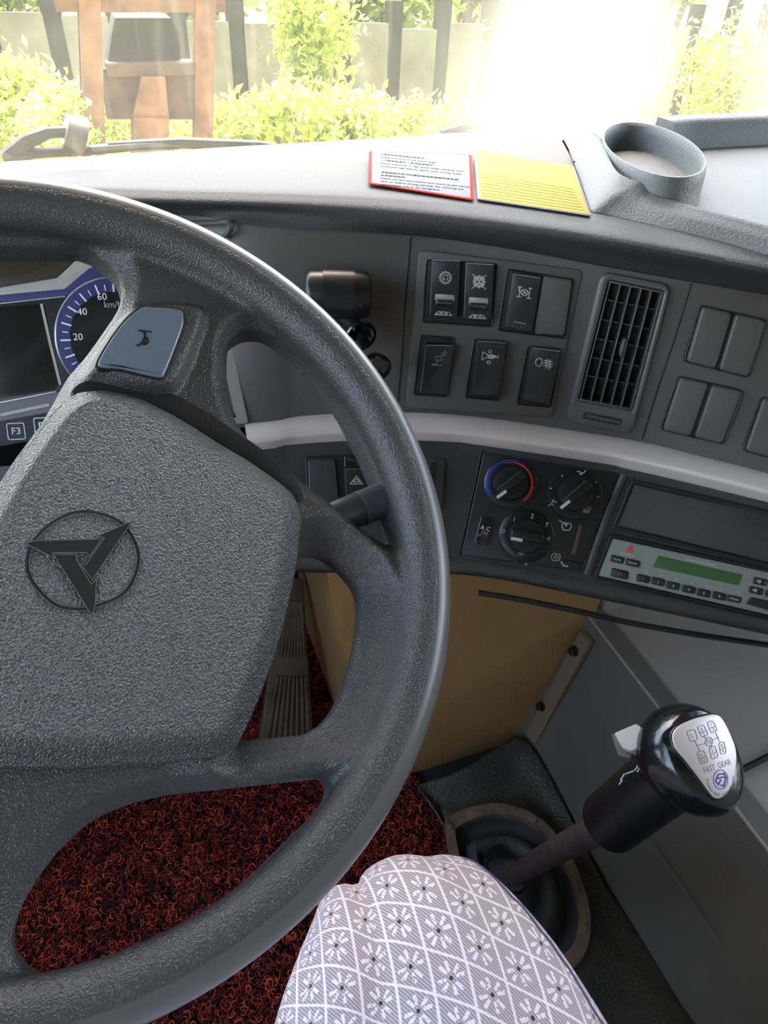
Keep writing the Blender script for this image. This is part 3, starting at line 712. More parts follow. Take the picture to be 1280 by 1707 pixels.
def rbtn(u, v, wpx, hpx, s, size=.0042, mat='white', nm='button'):
    q = [rp(u-wpx/2+1, v-hpx/2-wpx*.1), rp(u+wpx/2+1, v-hpx/2+wpx*.12), rp(u+wpx/2-2, v+hpx/2+wpx*.12), rp(u-wpx/2-1, v+hpx/2-wpx*.08)]
    b = slab(nm, FR_, rpoly(q, .0022), 0, RH+.0016, .0008, MAT['switch'], rad)
    if s: a, c = rp(u, v+1, RH+.0017); text('button_lettering', FR_, s, size, a, c, RH+.0017, MAT[mat], b, rot=rrot)
    return b
for s, u, v in (('1', 1072, 964), ('2', 1097, 969), ('3', 1122, 976), ('4', 1148, 982), ('5', 1173, 988), ('6', 1199, 993)): rbtn(u, v, 23, 12, s)
rbtn(1224, 998, 24, 10, 'MODE', .0032); rbtn(1029, 932, 23, 11, 'AS/PS', .0030); rbtn(1055, 938, 24, 11, 'FM/AM', .0030)
pb = rbtn(1033, 956, 29, 14, '')
icon('power_symbol', FR_, 1033, 957, .0022, [circ_l(0, 0, 1, .8, 12)], .0006, RH+.0017, MAT['red'], pb)
for s, u, v in (('+', 1267, 969), ('-', 1260, 984)):
    b = rbtn(u, v, 24, 11, ''); icon('speaker_symbol', FR_, u-2, v, .0022, [[(-.8, -.3), (-.8, .3), (-.2, .3), (.4, .8), (.4, -.8), (-.2, -.3), (-.8, -.3)], [(.8, -.3), (.9, 0), (.8, .3)]], .0007, RH+.0017, MAT['white'], b, rot=rrot)
    a, c = rp(u+8, v+2); text('button_lettering', FR_, s, .004, a, c, RH+.0017, MAT['white'], b, rot=rrot)
rbtn(1285, 990, 20, 11, '')
slab('volume_bar', FR_, rpoly([rp(1252, 995), rp(1300, 1006), rp(1290, 1020), rp(1242, 1006)], .002), 0, RH+.002, .0008, MAT['black'], rad)
for k in range(6): a, c = rp(1077+25.3*k, 953.5+6*k*.98); text('small_lettering', FR_, ('INT', 'RPT', 'RDM', 'AF', 'TA', 'PTY')[k], .0020, a, c, RH+.0001, MAT['white'], rad, rot=rrot)
a, c = rp(1229, 987); text('small_lettering', FR_, 'LOUD', .0020, a, c, RH+.0001, MAT['white'], rad, rot=rrot)
a, c = rp(1168, 937.5); text('small_lettering', FR_, 'RADIO CASSETTE PLAYER', .0024, a, c, RH+.0001, MAT['white'], rad, rot=rrot)
a, c = rp(1046, 924.5); text('maker_lettering', FR_, 'SANY', .0042, a, c, RH+.0001, MAT['white'], rad, rot=rrot, sx=1.35)
mb = MB()
for q in ([(1051, 908), (1054, 909), (1056, 921), (1052, 917)], [(1049, 911), (1051, 917), (1043, 917)], [(1042, 918), (1052, 918), (1055, 922), (1042, 919.5)]):
    slab_mb(FR_, [rp(*p) for p in q], RH-.0001, RH+.0002, .00005, 1, mb)
mb.build('maker_mark', MAT['red'], rad)
# blank tray slot above
qb = [(1057, 807), (1280, 858), (1280, 935), (1029, 876)]
try: FB = frame_on(bvL, [(1057, 807), (1279, 858), (1262, 931), (1029, 876)])
except Exception: FB = FR_
t0 = np.array(FB.px(1057, 807)); t1 = np.array(FB.px(1280, 858)); b0 = np.array(FB.px(1029, 876)); dt2 = nrm(t1-t0)
Bq = [tuple(t0), tuple(t0+dt2*.185), tuple(b0+dt2*.185), tuple(b0)]
bs = empty('blank_slot_cover', FB.w(*np.mean(Bq, 0), 0), 'flat dark blank cover over the radio bay above the radio', 'cover')
ro = rpoly([tuple(p) for p in offset(Bq, -.005)], .003)
ring_mb(FB, ro, offset(ro, .004), -.015, .0035, .0012, hin=-.015).build('surround', MAT['black'], bs)
slab('cover_plate', FB, rpoly(Bq, .002), -.015, .0015, .001, MAT['lowfascia'], bs)
# vertical rib between heater controls and radio bay
P = [hit(u, v, bvL) for u, v in ((1040, 792), (1015, 850), (992, 915), (978, 958))]
tube_mb([p+n*.001 for p, n in P], .0045, 8, flat=.8).build('radio_bay_rib', MAT['lip'], dash)

# ---- hazard switch, blank, card slot ----------------------------------------------
qh = [(508, 760), (622, 757), (640, 838), (512, 838)]
FH = frame_on(bvL, qh)
hz = empty('hazard_switch', FH.w(0, 0, 0), 'black hazard warning switch with a triangle, seen inside the wheel above the stalk', 'switch')
socket(qh, .004, hz, FH, 'switch_surround', .004)
slab('blank_cover', FH, rpoly(FH.pp([(513, 767), (558, 766), (564, 836), (515, 836)], .007), .003), -.01, .0075, .0018, MAT['lowfascia'], hz)
HQ = [(574, 781), (618, 779), (628, 836), (577, 838)]
slab('rocker_cap', FH, rpoly(FH.pp(HQ, .009), .001), -.01, .0095, .0008, MAT['switch'], hz)
slab('rocker_cap', FH, rpoly(FH.pp([(574, 760), (616, 758), (618, 777), (574, 779)], .007), .001), -.01, .007, .0008, MAT['gloss'], hz)
strokes_mb(FH, [FH.pp([(575, 782), (617, 780)], .0096)], .0006, .0096).build('pale_edge', MAT['chrome'], hz)  # pale line across the top of the hazard cap
tri = lambda s: FH.pp([(594, 800-13*s+3), (594+14*s, 800+9*s), (594-14*s, 800+9*s), (594, 800-13*s+3)], .0096)
strokes('triangle_symbol', FH, [tri(.75), tri(.38)], .0007, .0096, MAT['white'], hz)
qk = [(709, 762), (742, 762), (738, 850), (706, 850)]
FK = frame_on(bvL, qk)
slab('card_slot', FK, rpoly(FK.pp(qk, .003), .007), -.01, .0035, .0015, MAT['lowfascia'], dash)
slab('slot_opening', FK, rpoly(FK.pp([(718, 770), (730, 770), (724, 820), (713, 820)], .0036), .003), -.01, .0038, .0001, MAT['deep'], dash)

# ---- instrument cluster ---------------------------------------------------------------
qi = [(0, 395), (215, 400), (215, 700), (0, 740)]
FI = frame_on(bvU, [(0, 420), (215, 420), (215, 690), (0, 700)])
cl = empty('instrument_cluster', FI.w(0, 0, 0), 'instrument cluster with blue-rimmed speedometer and dark screen behind the wheel', 'instrument cluster')
L_, R_, T_, B_ = FI.px(-330, 540)[0], FI.px(400, 560)[0], FI.px(100, 392)[1], FI.px(100, 735)[1]
CH = .006
hb = rpoly([FI.px(-330, 400, CH), FI.px(240, 396, CH), FI.px(385, 560, CH), FI.px(414, 706, CH), FI.px(-330, 760, CH)], [.01, .03, .01, .004, .01])
slab('housing', FI, hb, -.03, CH, .002, MAT['clusterface'], cl)
hi = rpoly([FI.px(-330, 400, CH), FI.px(230, 396, CH), FI.px(368, 560, CH), FI.px(398, 700, CH), FI.px(-330, 748, CH)], [.01, .03, .01, .004, .01])
slab('inner_plate', FI, offset(hi, .004), -.01, CH+.0008, .0004, MAT['fascia'], cl)  # fascia-grey plate inside the silver housing edge
slab('hood_reflection_window', FI, rpoly(FI.pp([(-300, 430), (0, 420), (138, 414), (142, 420), (95, 462), (0, 478), (-300, 520)], CH+.001), .003), 0, CH+.0018, .0006, plain('hood_reflection_window', (.030, .023, .013), .22), cl)  # dark window; its brown is the hood's reflection put into the colour
slab('silver_band', FI, rpoly(FI.pp([(-300, 520), (0, 480), (95, 464), (141, 420), (150, 412), (240, 412), (240, 425), (205, 436), (150, 447), (108, 482), (0, 492), (-300, 535)], CH+.001), .001), 0, CH+.0014, .0004, MAT['clusterface'], cl)
slab('blue_band', FI, rpoly(FI.pp([(-300, 535), (0, 492), (108, 482), (150, 447), (198, 436), (230, 436), (230, 470), (150, 475), (108, 494), (0, 504), (-300, 550)], CH+.001), .001), 0, CH+.0018, .0004, MAT['clusterblue'], cl)
slab('screen_bezel', FI, rpoly(FI.pp([(-300, 552), (0, 503), (112, 491), (120, 650), (90, 655), (0, 670), (-300, 710)], CH+.001), .001), 0, CH+.0012, .0003, MAT['black'], cl)
slab('display_screen', FI, rpoly(FI.pp([(-300, 560), (0, 512), (70, 505), (98, 640), (90, 650), (0, 664), (-300, 705)], CH+.001), .001), 0, CH+.0020, .0003, MAT['screen'], cl)
strokes_mb(FI, [FI.pp([(-200, 533), (0, 506), (108, 494)], CH+.0022)], .0011, CH+.0019).build('chrome_line', MAT['chrome'], cl)
strokes_mb(FI, [FI.pp([(69, 508), (84, 575), (100, 640)], CH+.0022)], .0026, CH+.0019).build('screen_edge', MAT['clusterface'], cl)
strokes_mb(FI, [FI.pp([(-200, 700), (0, 671), (92, 653)], CH+.0022)], .0011, CH+.0019).build('chrome_line', MAT['chrome'], cl)
strokes_mb(FI, [FI.pp([(-200, 725), (0, 692), (80, 675)], CH+.0022)], .0030, CH+.0016).build('lower_line', MAT['clusterface'], cl)
slab('key_strip', FI, rpoly(FI.pp([(-300, 740), (0, 702), (120, 680), (110, 725), (0, 744), (-300, 790)], CH+.001), .001), 0, CH+.0014, .0003, MAT['deep'], cl)
def fkey(u, v, s):
    c = FI.px(u, v, CH+.0015); hw = np.linalg.norm(np.array(FI.px(u+15, v, CH))-np.array(FI.px(u, v, CH)))
    q = rpoly([(c[0]-hw, c[1]+hw), (c[0]+hw, c[1]+hw), (c[0]+hw, c[1]-hw), (c[0]-hw, c[1]-hw)], hw*.3)
    k = ring_mb(FI, q, offset(q, .0008), CH+.001, CH+.0020, .0001).build('function_key', MAT['white'], cl)
    text('key_lettering', FI, s, hw*1.15, c[0], c[1], CH+.0016, MAT['white'], k)
fkey(27, 719, 'F3'); fkey(72, 710, 'F4'); fkey(-22, 727, 'F2')
gc = np.array(FI.px(198, 565, CH+.003)); gr = np.linalg.norm(np.array(FI.px(91, 565, CH+.003))-gc)
lathe_mb(FI, gc, [(gr, 0), (gr, CH+.003), (gr*.985, CH+.0038), (gr*.97, CH+.003)], 72).build('chrome_ring', MAT['chrome'], cl)
lathe_mb(FI, gc, [(gr*.975, .002), (gr*.975, CH+.0033)], 72).build('blue_rim', MAT['clusterblue'], cl)
lathe_mb(FI, gc, [(gr*.76, .002), (gr*.76, CH+.0036)], 64).build('gauge_face', MAT['screen'], cl)
mb = MB()
for k in range(-5, 26):
    a = math.radians(216-9*(k+0)) if k >= 0 else math.radians(216-9*k)
    if k < 0: continue
    maj = k % 2 == 0; r0, r1 = (gr*.90, gr*.76) if maj else (gr*.87, gr*.79)
    strokes_mb(FI, [[(gc[0]+r0*math.cos(a), gc[1]+r0*math.sin(a)), (gc[0]+r1*math.cos(a), gc[1]+r1*math.sin(a))]], .0016 if maj else .0010, CH+.0038, mb)
mb.build('tick_marks', MAT['white'], cl)
for s, u, v in (('20', 130, 562), ('40', 137, 520), ('60', 170, 495)):
    a, b = FI.px(u, v, CH+.004); text('numeral', FI, s, gr*.155, a, b, CH+.004, MAT['white'], cl)
for k, s in ((8, '80'), (10, '100'), (12, '120')):
    a = math.radians(216-18*k+0); text('numeral', FI, s, gr*.155, gc[0]+gr*.63*math.cos(a), gc[1]+gr*.63*math.sin(a), CH+.004, MAT['white'], cl)
a, b = FI.px(188, 508, CH+.004); text('unit_lettering', FI, 'km/h', gr*.14, a, b, CH+.004, MAT['grey'], cl)
n_ = math.radians(216); strokes_mb(FI, [[tuple(gc), (gc[0]+gr*.7*math.cos(n_), gc[1]+gr*.7*math.sin(n_))]], .0016, CH+.006).build('needle', MAT['red'], cl)
lathe_mb(FI, gc, [(gr*.14, .004), (gr*.14, CH+.008), (gr*.11, CH+.010)], 24).build('needle_hub', MAT['black'], cl)

# ---- drum shaped gadget and its stalk -------------------------------------------------
P0, N0 = hit(562, 485, bvU)
FG = Frame(P0, FS.ex*.97+FS.ey*.02, N0)
gd = empty('drum_gadget', P0, 'black drum-shaped gadget on a ball stalk with round discs, stuck to the dash', 'device')
cA, cB = FG.px(508, 490, .030), FG.px(617, 492, .030); A3, B3 = FG.w(*cA, .028), FG.w(*cB, .028); ax = nrm(B3-A3); Lg = np.linalg.norm(B3-A3)
FD = Frame(A3, np.cross(ax, FG.n), ax)
dr = .024
MAT['drum'] = plain('drum_black', (.010, .010, .011), .33)
lathe_mb(FD, (0, 0), [(dr*.80, 0), (dr*.93, .002), (dr, .006), (dr, Lg-.008), (dr*.93, Lg-.002), (dr*.8, Lg)], 48).build('drum_body', MAT['drum'], gd)
lathe_mb(FD, (0, 0), [(dr*.95, Lg*.27), (dr*1.06, Lg*.275), (dr*1.06, Lg*.745), (dr*.95, Lg*.75)], 48).build('middle_band', MAT['black'], gd)
for s in (.17, .84):
    q = A3+ax*Lg*s; v = nrm(CC-q); v = nrm(v-ax*(v@ax)); dwn = np.cross(v, ax); dwn = dwn if dwn[2] < 0 else -dwn
    tube_mb([q+v*dr*.93+dwn*dr*.0, q+(v*.86+dwn*.5)*dr*.99], .0016, 8).build('side_slot', MAT['deep'], gd)
S0, S1, S2, S3 = FG.w(*FG.px(565, 520, .025), .025), FG.w(*FG.px(590, 545, .030), .030), FG.w(*FG.px(602, 560, .035), .035), FG.w(*FG.px(629, 614, .05), .05)
tube_mb([S0, S1], [.012, .010], 16).build('swivel_joint', MAT['black'], gd)
ad = nrm(S3-S1); adc = nrm(ad*.55+nrm(CC-S2)*.6); FE = Frame(S2, FG.ex, adc)
lathe_mb(FE, (0, 0), [(.004, -.012), (.0155, -.004), (.0170, 0), (.0160, .002), (.013, .001), (.0055, -.003), (.0055, .012)], 40).build('collar_disc', MAT['gloss'], gd)
FE2 = Frame(S3, FG.ex, adc)
lathe_mb(FE2, (0, 0), [(.006, -.02), (.0120, -.012), (.0150, -.004), (.0155, .001), (.0135, .006), (.0075, .009), (.002, .010)], 40).build('round_knob', MAT['gloss'], gd)
tube_mb([P0-N0*.004, FG.w(*FG.px(562, 485, .01), .012)], [.016, .012], 20).build('mounting_foot', MAT['black'], gd)
# hook under the padded lip
hk = []
for u, v, d in ((318, 372, .0), (345, 368, .012), (370, 367, .02), (388, 372, .022), (392, 382, .020), (384, 392, .014), (376, 397, .010)):
    p, n = hit(u, max(v, 372), bvU) if v > 371 else hit(u, 373, bvU); hk.append(p+n*(d*.55))
hook = tube_mb(spline(hk, 5), .0042, 10, flat=.6).build('dash_hook', MAT['bezel']); tag(hook, 'small curved black hook under the padded dash lip above the gadget', 'hook')

# ================================================================ ON THE DASH TOP
def card(name, label, q, mat, z=.889, th=.0008):
    P = [atz(u, v, z) for u, v in q]; ex = nrm(P[1]-P[0]); fr = Frame(sum(P)/4, ex, np.array([0, 0, 1.]))
    e = empty(name, fr.o, label, 'card'); return e, fr
cardz = .8885
q = [(614, 254), (785, 262), (790, 332), (613, 305)]
q = [(615, 252), (786, 258), (790, 333), (614, 305)]
e, fr = card('warning_card', 'white card with red border and small print lying on the dash top', q, None, cardz)
cp = rpoly(fr.pp(q), .004); base = slab('card_border', fr, cp, -.0008, .0, .0002, MAT['card_red'], e)
slab('card_face', fr, rpoly(offset(fr.pp(q), .0035), .002), -.0002, .0003, .0001, MAT['card_white'], e)
LN = ['* 使用前请先阅读注意事项', 'Pulling frequency of the speed range.', '* 严禁空挡滑行 * 高低挡变换时', 'Forbid frequently in high speed range changing when', 'sometimes high and low gears when driving range!', '', '请您按照说明书的要求使用变速箱和离合器', '本车辆的部件。', 'Please use the transmission and clutch as the manual', 'says, or before driving starting. Do warming the', 'transmission oils to 20 centigrade.']
for k, s in enumerate(LN):
    if not s: continue
    v = 257+k*5.0; a, b = fr.px(634, v, .0003); ex_ = np.array(fr.px(700, v+66*.10, .0003))-np.array((a, b))
    try: text('small_print', fr, s, .0075, a, b, .0004, MAT['card_ink'], e, rot=math.atan2(ex_[1], ex_[0]), al='LEFT', sx=.62, bold=.00010)
    except Exception: pass
q = [(790, 249), (957, 277), (986, 359), (796, 331)]
e, fr = card('yellow_notice', 'yellow card with faint lines of print beside the red-bordered card', q, None, cardz)
slab('card_border', fr, rpoly(fr.pp(q), .004), -.0008, .0, .0002, MAT['card_white'], e)
slab('card_face', fr, rpoly(offset(fr.pp(q), .0022), .003), -.0002, .0003, .0001, MAT['card_yellow'], e)
strokes_mb(fr, [fr.pp([(803, 290+j*5.2), (955+j*2.5, 316+j*5.0)], .0003) for j in range(8)], .0005, .0003).build('printed_lines', MAT['card_inky'], e)
P = [atz(938, 233, .91), atz(946, 248, .90), atz(951, 258, .895), atz(957, 270, .89)]
tag(tube_mb(spline(P, 4), .0014, 6).build('wire_clip', MAT['black']), 'short dark wire stub poking up behind the yellow card', 'wire')

# storage tray with cup ring
zt = .886
tray = empty('storage_tray', atz(1150, 320, zt), 'light grey moulded storage tray with raised round cup ring on the passenger dash top', 'tray')
# cup ring: outer wall top follows an ellipse at z=zr
zr = .918
ringpx = [(997, 222), (1010, 207), (1035, 200), (1065, 201), (1100, 208), (1135, 222), (1163, 242), (1178, 266), (1175, 280), (1155, 288), (1125, 289), (1092, 284), (1060, 275), (1030, 262), (1008, 246)]
rw = cspline([atz(u, v, zr) for u, v in ringpx], 4); ctr = sum(rw)/len(rw)
FT = Frame(ctr, [1, 0, 0], [0, 0, 1])
o2 = [(p-ctr)[:2] for p in rw]
Pm = np.array(o2); Pm = Pm-Pm.mean(0); ev, evec = np.linalg.eigh(Pm.T@Pm/len(Pm)); ta = np.linspace(0, 2*math.pi, 72, endpoint=False)
o2 = [evec[:, 0]*math.sqrt(2*ev[0])*math.cos(t)+evec[:, 1]*math.sqrt(2*ev[1])*math.sin(t) for t in ta]
rx = max(np.hypot(*p) for p in o2); rmean = np.mean([np.hypot(*p) for p in o2])
prof_o = [(1.06, zt-zr-.003), (1.03, -.03), (1.01, -.008), (1.0, -.003), (.975, 0), (.95, 0), (.925, -.003), (.91, -.012), (.88, zt-zr+.004), (.86, zt-zr+.001)]
V = []; n = len(o2)
for s, hh in prof_o:
    for p in o2: V.append(FT.w(p[0]*s, p[1]*s, hh))
Fc = [(k*n+i, k*n+(i+1) % n, (k+1)*n+(i+1) % n, (k+1)*n+i) for k in range(len(prof_o)-1) for i in range(n)]
MB().add(V, Fc+[tuple((len(prof_o)-1)*n+i for i in range(n))]).build('cup_ring', MAT['tray'], tray)
# front wall with a swooping top edge: outer/inner skins following the ridge
rid = [(965, 243, .890), (985, 225, .905), (998, 232, .914), (1012, 262, .913), (1028, 290, .910), (1050, 303, .908), (1072, 308, .907), (1082, 318, .903), (1092, 329, .900), (1120, 338, .899), (1160, 350, .899), (1220, 366, .899), (1280, 382, .899), (1380, 410, .899)]
rb = [(952, 252), (958, 275), (966, 300), (974, 325), (980, 342), (987, 353), (1010, 357), (1040, 364), (1070, 371), (1100, 378), (1140, 387), (1200, 402), (1280, 425), (1380, 455)]
top = spline([atz(u, v, z) for u, v, z in rid], 5); bot = spline([atz(u, v, .886) for u, v in rb], 5)
inn = [t+np.array([.010, .016, -.003]) for t in top]; inb = [np.array([t[0]+.014, t[1]+.022, zt+.001]) for t in top]
rws = [bot, [b*.5+t*.5+np.array([-.003, -.004, .003]) for b, t in zip(bot, top)], [b*.15+t*.85 for b, t in zip(bot, top)], top, [t+np.array([.003, .005, .0015]) for t in top], inn, inb]
n = len(top); V = [p for r in rws for p in r]
fixn(mesh('front_wall', V, [(k*n+i, k*n+i+1, (k+1)*n+i+1, (k+1)*n+i) for k in range(len(rws)-1) for i in range(n-1)], MAT['tray'], tray, sharp=50))
fl = [atz(975, 240, zt), atz(1040, 215, zt), atz(1280, 222, zt), atz(1500, 215, zt), atz(1500, 470, zt), atz(1280, 405, zt), atz(1085, 350, zt), atz(1010, 325, zt)]
prism_mb([p+np.array([0, 0, .0005]) for p in fl], (0, 0, .0015)).build('tray_floor', MAT['tray'], tray)
br = [(1120, 202), (1150, 199), (1200, 197), (1280, 194), (1500, 186)]
t_ = spline([atz(u, v, .922) for u, v in br], 4); b_ = [np.array([p[0], p[1]-.012, zt]) for p in t_]
rws = [b_, [p+np.array([0, -.006, -.004]) for p in t_], t_, [p+np.array([0, .03, 0]) for p in t_], [np.array([p[0], p[1]+.034, zt]) for p in t_]]
n = len(t_); V = [p for r in rws for p in r]
fixn(mesh('rear_rail', V, [(k*n+i, k*n+i+1, (k+1)*n+i+1, (k+1)*n+i) for k in range(len(rws)-1) for i in range(n-1)]+[tuple(k*n for k in range(len(rws)))], MAT['tray'], tray, sharp=50))

# ================================================================ STEERING WHEEL
HUB = np.array([-0.05594813, 0.31575026, 0.8280015]); TH, PS = .63919195, .31343042
WN = np.array([math.sin(PS)*math.sin(TH), -math.cos(PS)*math.sin(TH), math.cos(TH)])
FW = Frame(HUB, [math.cos(PS), math.sin(PS), 0], WN)
wmat = FW.mat()
def surface_nets(Fv, org, st):
    """naive surface nets over a sampled signed distance block"""
    nx, ny, nz = Fv.shape; ins = Fv < 0
    c = np.stack([ins[i:nx-1+i, j:ny-1+j, k:nz-1+k] for i in (0, 1) for j in (0, 1) for k in (0, 1)])
    act = c.any(0) & ~c.all(0); idx = -np.ones(act.shape, np.int64); A = np.argwhere(act); idx[act] = np.arange(len(A))
    acc = np.zeros((len(A), 3)); cnt = np.zeros(len(A))
    cor = [(i, j, k) for i in (0, 1) for j in (0, 1) for k in (0, 1)]
    for a in cor:
        for ax in range(3):
            if a[ax]: continue
            b = list(a); b[ax] = 1
            fa = Fv[A[:, 0]+a[0], A[:, 1]+a[1], A[:, 2]+a[2]]; fb = Fv[A[:, 0]+b[0], A[:, 1]+b[1], A[:, 2]+b[2]]
            m = (fa < 0) != (fb < 0); t = np.where(m, fa/np.where(m, fa-fb, 1), 0)
            p = np.array(a)[None].repeat(len(A), 0).astype(float); p[:, ax] += t
            acc[m] += p[m]; cnt[m] += 1
    V = (A+acc/cnt[:, None])*st+org
    Q = []
    for ax in range(3):
        sl0 = [slice(1, -1)]*3; sl0[ax] = slice(0, -1); sl1 = list(sl0); sl1[ax] = slice(1, None)
        e = ins[tuple(sl0)] != ins[tuple(sl1)]; E = np.argwhere(e); flip = ins[tuple(sl0)][e]
        o = np.array([1, 1, 1]); o[ax] = 0; E = E+o
        u, v = [(1, 2), (2, 0), (0, 1)][ax]; du = np.zeros(3, int); du[u] = 1; dv = np.zeros(3, int); dv[v] = 1
        q = np.stack([idx[tuple((E-s*du-t*dv).T)] for s, t in ((0, 0), (1, 0), (1, 1), (0, 1))], 1)
        q[~flip] = q[~flip][:, ::-1]; Q.append(q)
    Q = np.concatenate(Q); Q = Q[(Q >= 0).all(1)]
    return V, Q
def polydist(PX, PY, P):
    """signed distance (negative inside) of grid points to a closed polygon"""
    P = np.array(P); d = np.full(PX.shape, 1e9); inside = np.zeros(PX.shape, bool)
    for i in range(len(P)):
        a, b = P[i-1], P[i]; e = b-a; wx, wy = PX-a[0], PY-a[1]
        t = np.clip((wx*e[0]+wy*e[1])/max(e@e, 1e-14), 0, 1); d = np.minimum(d, (wx-e[0]*t)**2+(wy-e[1]*t)**2)
        cnd = (a[1] > PY) != (b[1] > PY)
        with np.errstate(divide='ignore', invalid='ignore'): xx = a[0]+(PY-a[1])/(b[1]-a[1] if b[1] != a[1] else 1e-12)*e[0]
        inside ^= cnd & (PX < xx)
    return np.where(inside, -1, 1)*np.sqrt(d)
def smin(a, b, k): h_ = np.clip(.5+.5*(b-a)/k, 0, 1); return b*(1-h_)+a*h_-k*h_*(1-h_)
def smax(a, b, k): return -smin(-a, -b, k)
def sstep(x): x = np.clip(x, 0, 1); return x*x*(3-2*x)
def nmesh(name, V, Q, mat, parent, sharp=None):
    me = bpy.data.meshes.new(name); me.vertices.add(len(V)); me.vertices.foreach_set('co', V.astype(np.float32).ravel())
    k = Q.shape[1]; me.loops.add(Q.size); me.polygons.add(len(Q)); me.loops.foreach_set('vertex_index', Q.astype(np.int32).ravel())
    me.polygons.foreach_set('loop_start', np.arange(0, Q.size, k, dtype=np.int32)); me.update(calc_edges=True); me.validate(); me.shade_smooth()
    if sharp: me.set_sharp_from_angle(angle=math.radians(sharp))
    me.materials.append(mat); o = bpy.data.objects.new(name, me); COL.objects.link(o)
    if parent is not None: put(o, parent)
    return o

HA = [(383, 590), (386, 567), (398, 553), (420, 543), (448, 545), (480, 566), (526, 609), (571, 667), (602, 725), (626, 776), (644, 825), (657, 871), (662, 893), (652, 904), (634, 897), (600, 873), (556, 831), (480, 773), (440, 742), (414, 714), (396, 685), (384, 642)]
HB = [(500, 925), (541, 917), (575, 939), (594, 959), (606, 978), (611, 1001), (611, 1026), (606, 1071), (594, 1113), (583, 1150), (569, 1181), (552, 1203), (532, 1217), (512, 1224), (420, 1232), (400, 1234), (420, 1190), (445, 1130), (468, 1060), (485, 980)]
HC = [(525, 1300), (545, 1300), (557, 1308), (560, 1325), (545, 1355), (500, 1400), (435, 1465), (370, 1520), (300, 1565), (225, 1602), (150, 1630), (95, 1645), (55, 1635), (30, 1610), (20, 1575), (30, 1530), (55, 1480), (100, 1420), (150, 1375), (200, 1350), (270, 1330), (350, 1320), (450, 1308)]
HDr = [(131, 400), (164, 416), (190, 439), (202, 459), (204, 482), (197, 505), (177, 534), (141, 583), (112, 616), (92, 652), (66, 695), (36, 744), (0, 792)]
hh = -.012
PA, PB_, PC = ([np.array(FW.px(u, v, hh)) for u, v in L] for L in (HA, HB, HC))
PD = [np.array(FW.px(u, v, hh)) for u, v in HDr]
aA = math.atan2(*(PD[0][::-1])); aB = math.atan2(*(np.array(FW.px(-60, 1400, hh))[::-1]))
if aB < aA: aB += 2*math.pi
arcp = [np.array((.200*math.cos(t), .200*math.sin(t))) for t in np.linspace(aB-.25, aA+.12, 16)]
rE = float(np.hypot(*PD[-1])); ti = np.linspace(math.atan2(*(PD[-1][::-1]))+.15+(0 if math.atan2(*(PD[-1][::-1])) > 0 else 2*math.pi), aB-.42, 6)
inn_ = [np.array((q*math.cos(t), q*math.sin(t))) for t, q in zip(ti, np.linspace(rE*1.05, .105, 6))]
PD = PD+inn_+arcp
PA, PB_, PC = (cspline(P, 3) for P in (PA, PB_, PC)); PD = cspline(PD, 2)
st = .0017; ext = .243
gx = np.arange(-ext, ext+st, st); gz = np.arange(-.052, .026, st)
PX, PY = np.meshgrid(gx, gx, indexing='ij'); RHO = np.hypot(PX, PY)
dA, dB, dC, dD = (polydist(PX, PY, P) for P in (PA, PB_, PC, PD))
dh = np.minimum(np.minimum(dA, dB), np.minimum(dC, dD))      # >0 in the material
# spoke web: top sinks towards holes (wide flat chamfer round the right hole) and towards the hub
top2 = np.where(dB < .021, -.003-.020*np.clip(1-dB/.021, 0, 1.2), -.003-.25*np.clip(dB-.021, 0, .018))-.009*(1-sstep(np.minimum(dA, np.minimum(dC, dD))/.012))
top2 = top2-.004*(1-sstep((RHO-.13)/.07))
bot2 = -.036-.006*(1-sstep((RHO-.05)/.1))+0*RHO
dQ = polydist(PX, PY, cspline([np.array(FW.px(u, v, 0)) for u, v in ((212, 503), (250, 492), (325, 494), (352, 514), (340, 565), (305, 640), (255, 650), (170, 630), (136, 622), (150, 585), (180, 535))], 3))
top2 = top2+(-.0005-top2)*sstep(-dQ/.008)
H = gz[None, None, :]
web = smax(smax(H-top2[:, :, None], bot2[:, :, None]-H, .004), smax(-dh, RHO-.222, .002)[:, :, None], .0035)
qx = (RHO-.2185)[:, :, None]; qz = H+.004
rim = (np.sqrt((qx/1.02)**2+(qz/.98)**2)-.0162)
SD = smin(rim, web, .007)
SD = np.maximum(SD, 0*SD+(.4*st)*0+(-1))
Vw, Qw = surface_nets(SD, np.array([gx[0], gx[0], gz[0]]), st)
wheel = empty('steering_wheel', (0, 0, 0), 'large black grained steering wheel turned sideways, with moulded spokes and emblem on its hub', 'steering wheel')
wheel.matrix_world = wmat; wheel.location = wmat.to_translation(); wheel.rotation_euler = wmat.to_euler()
bpy.context.view_layer.update()
LF = Frame([0, 0, 0], [1, 0, 0], [0, 0, 1])     # the wheel's own frame
def wchild(o):
    o.parent = wheel; o.matrix_parent_inverse = Matrix(); return o
rimo = wchild(nmesh('rim_and_spokes', Vw, Qw, MAT['rim'], None))
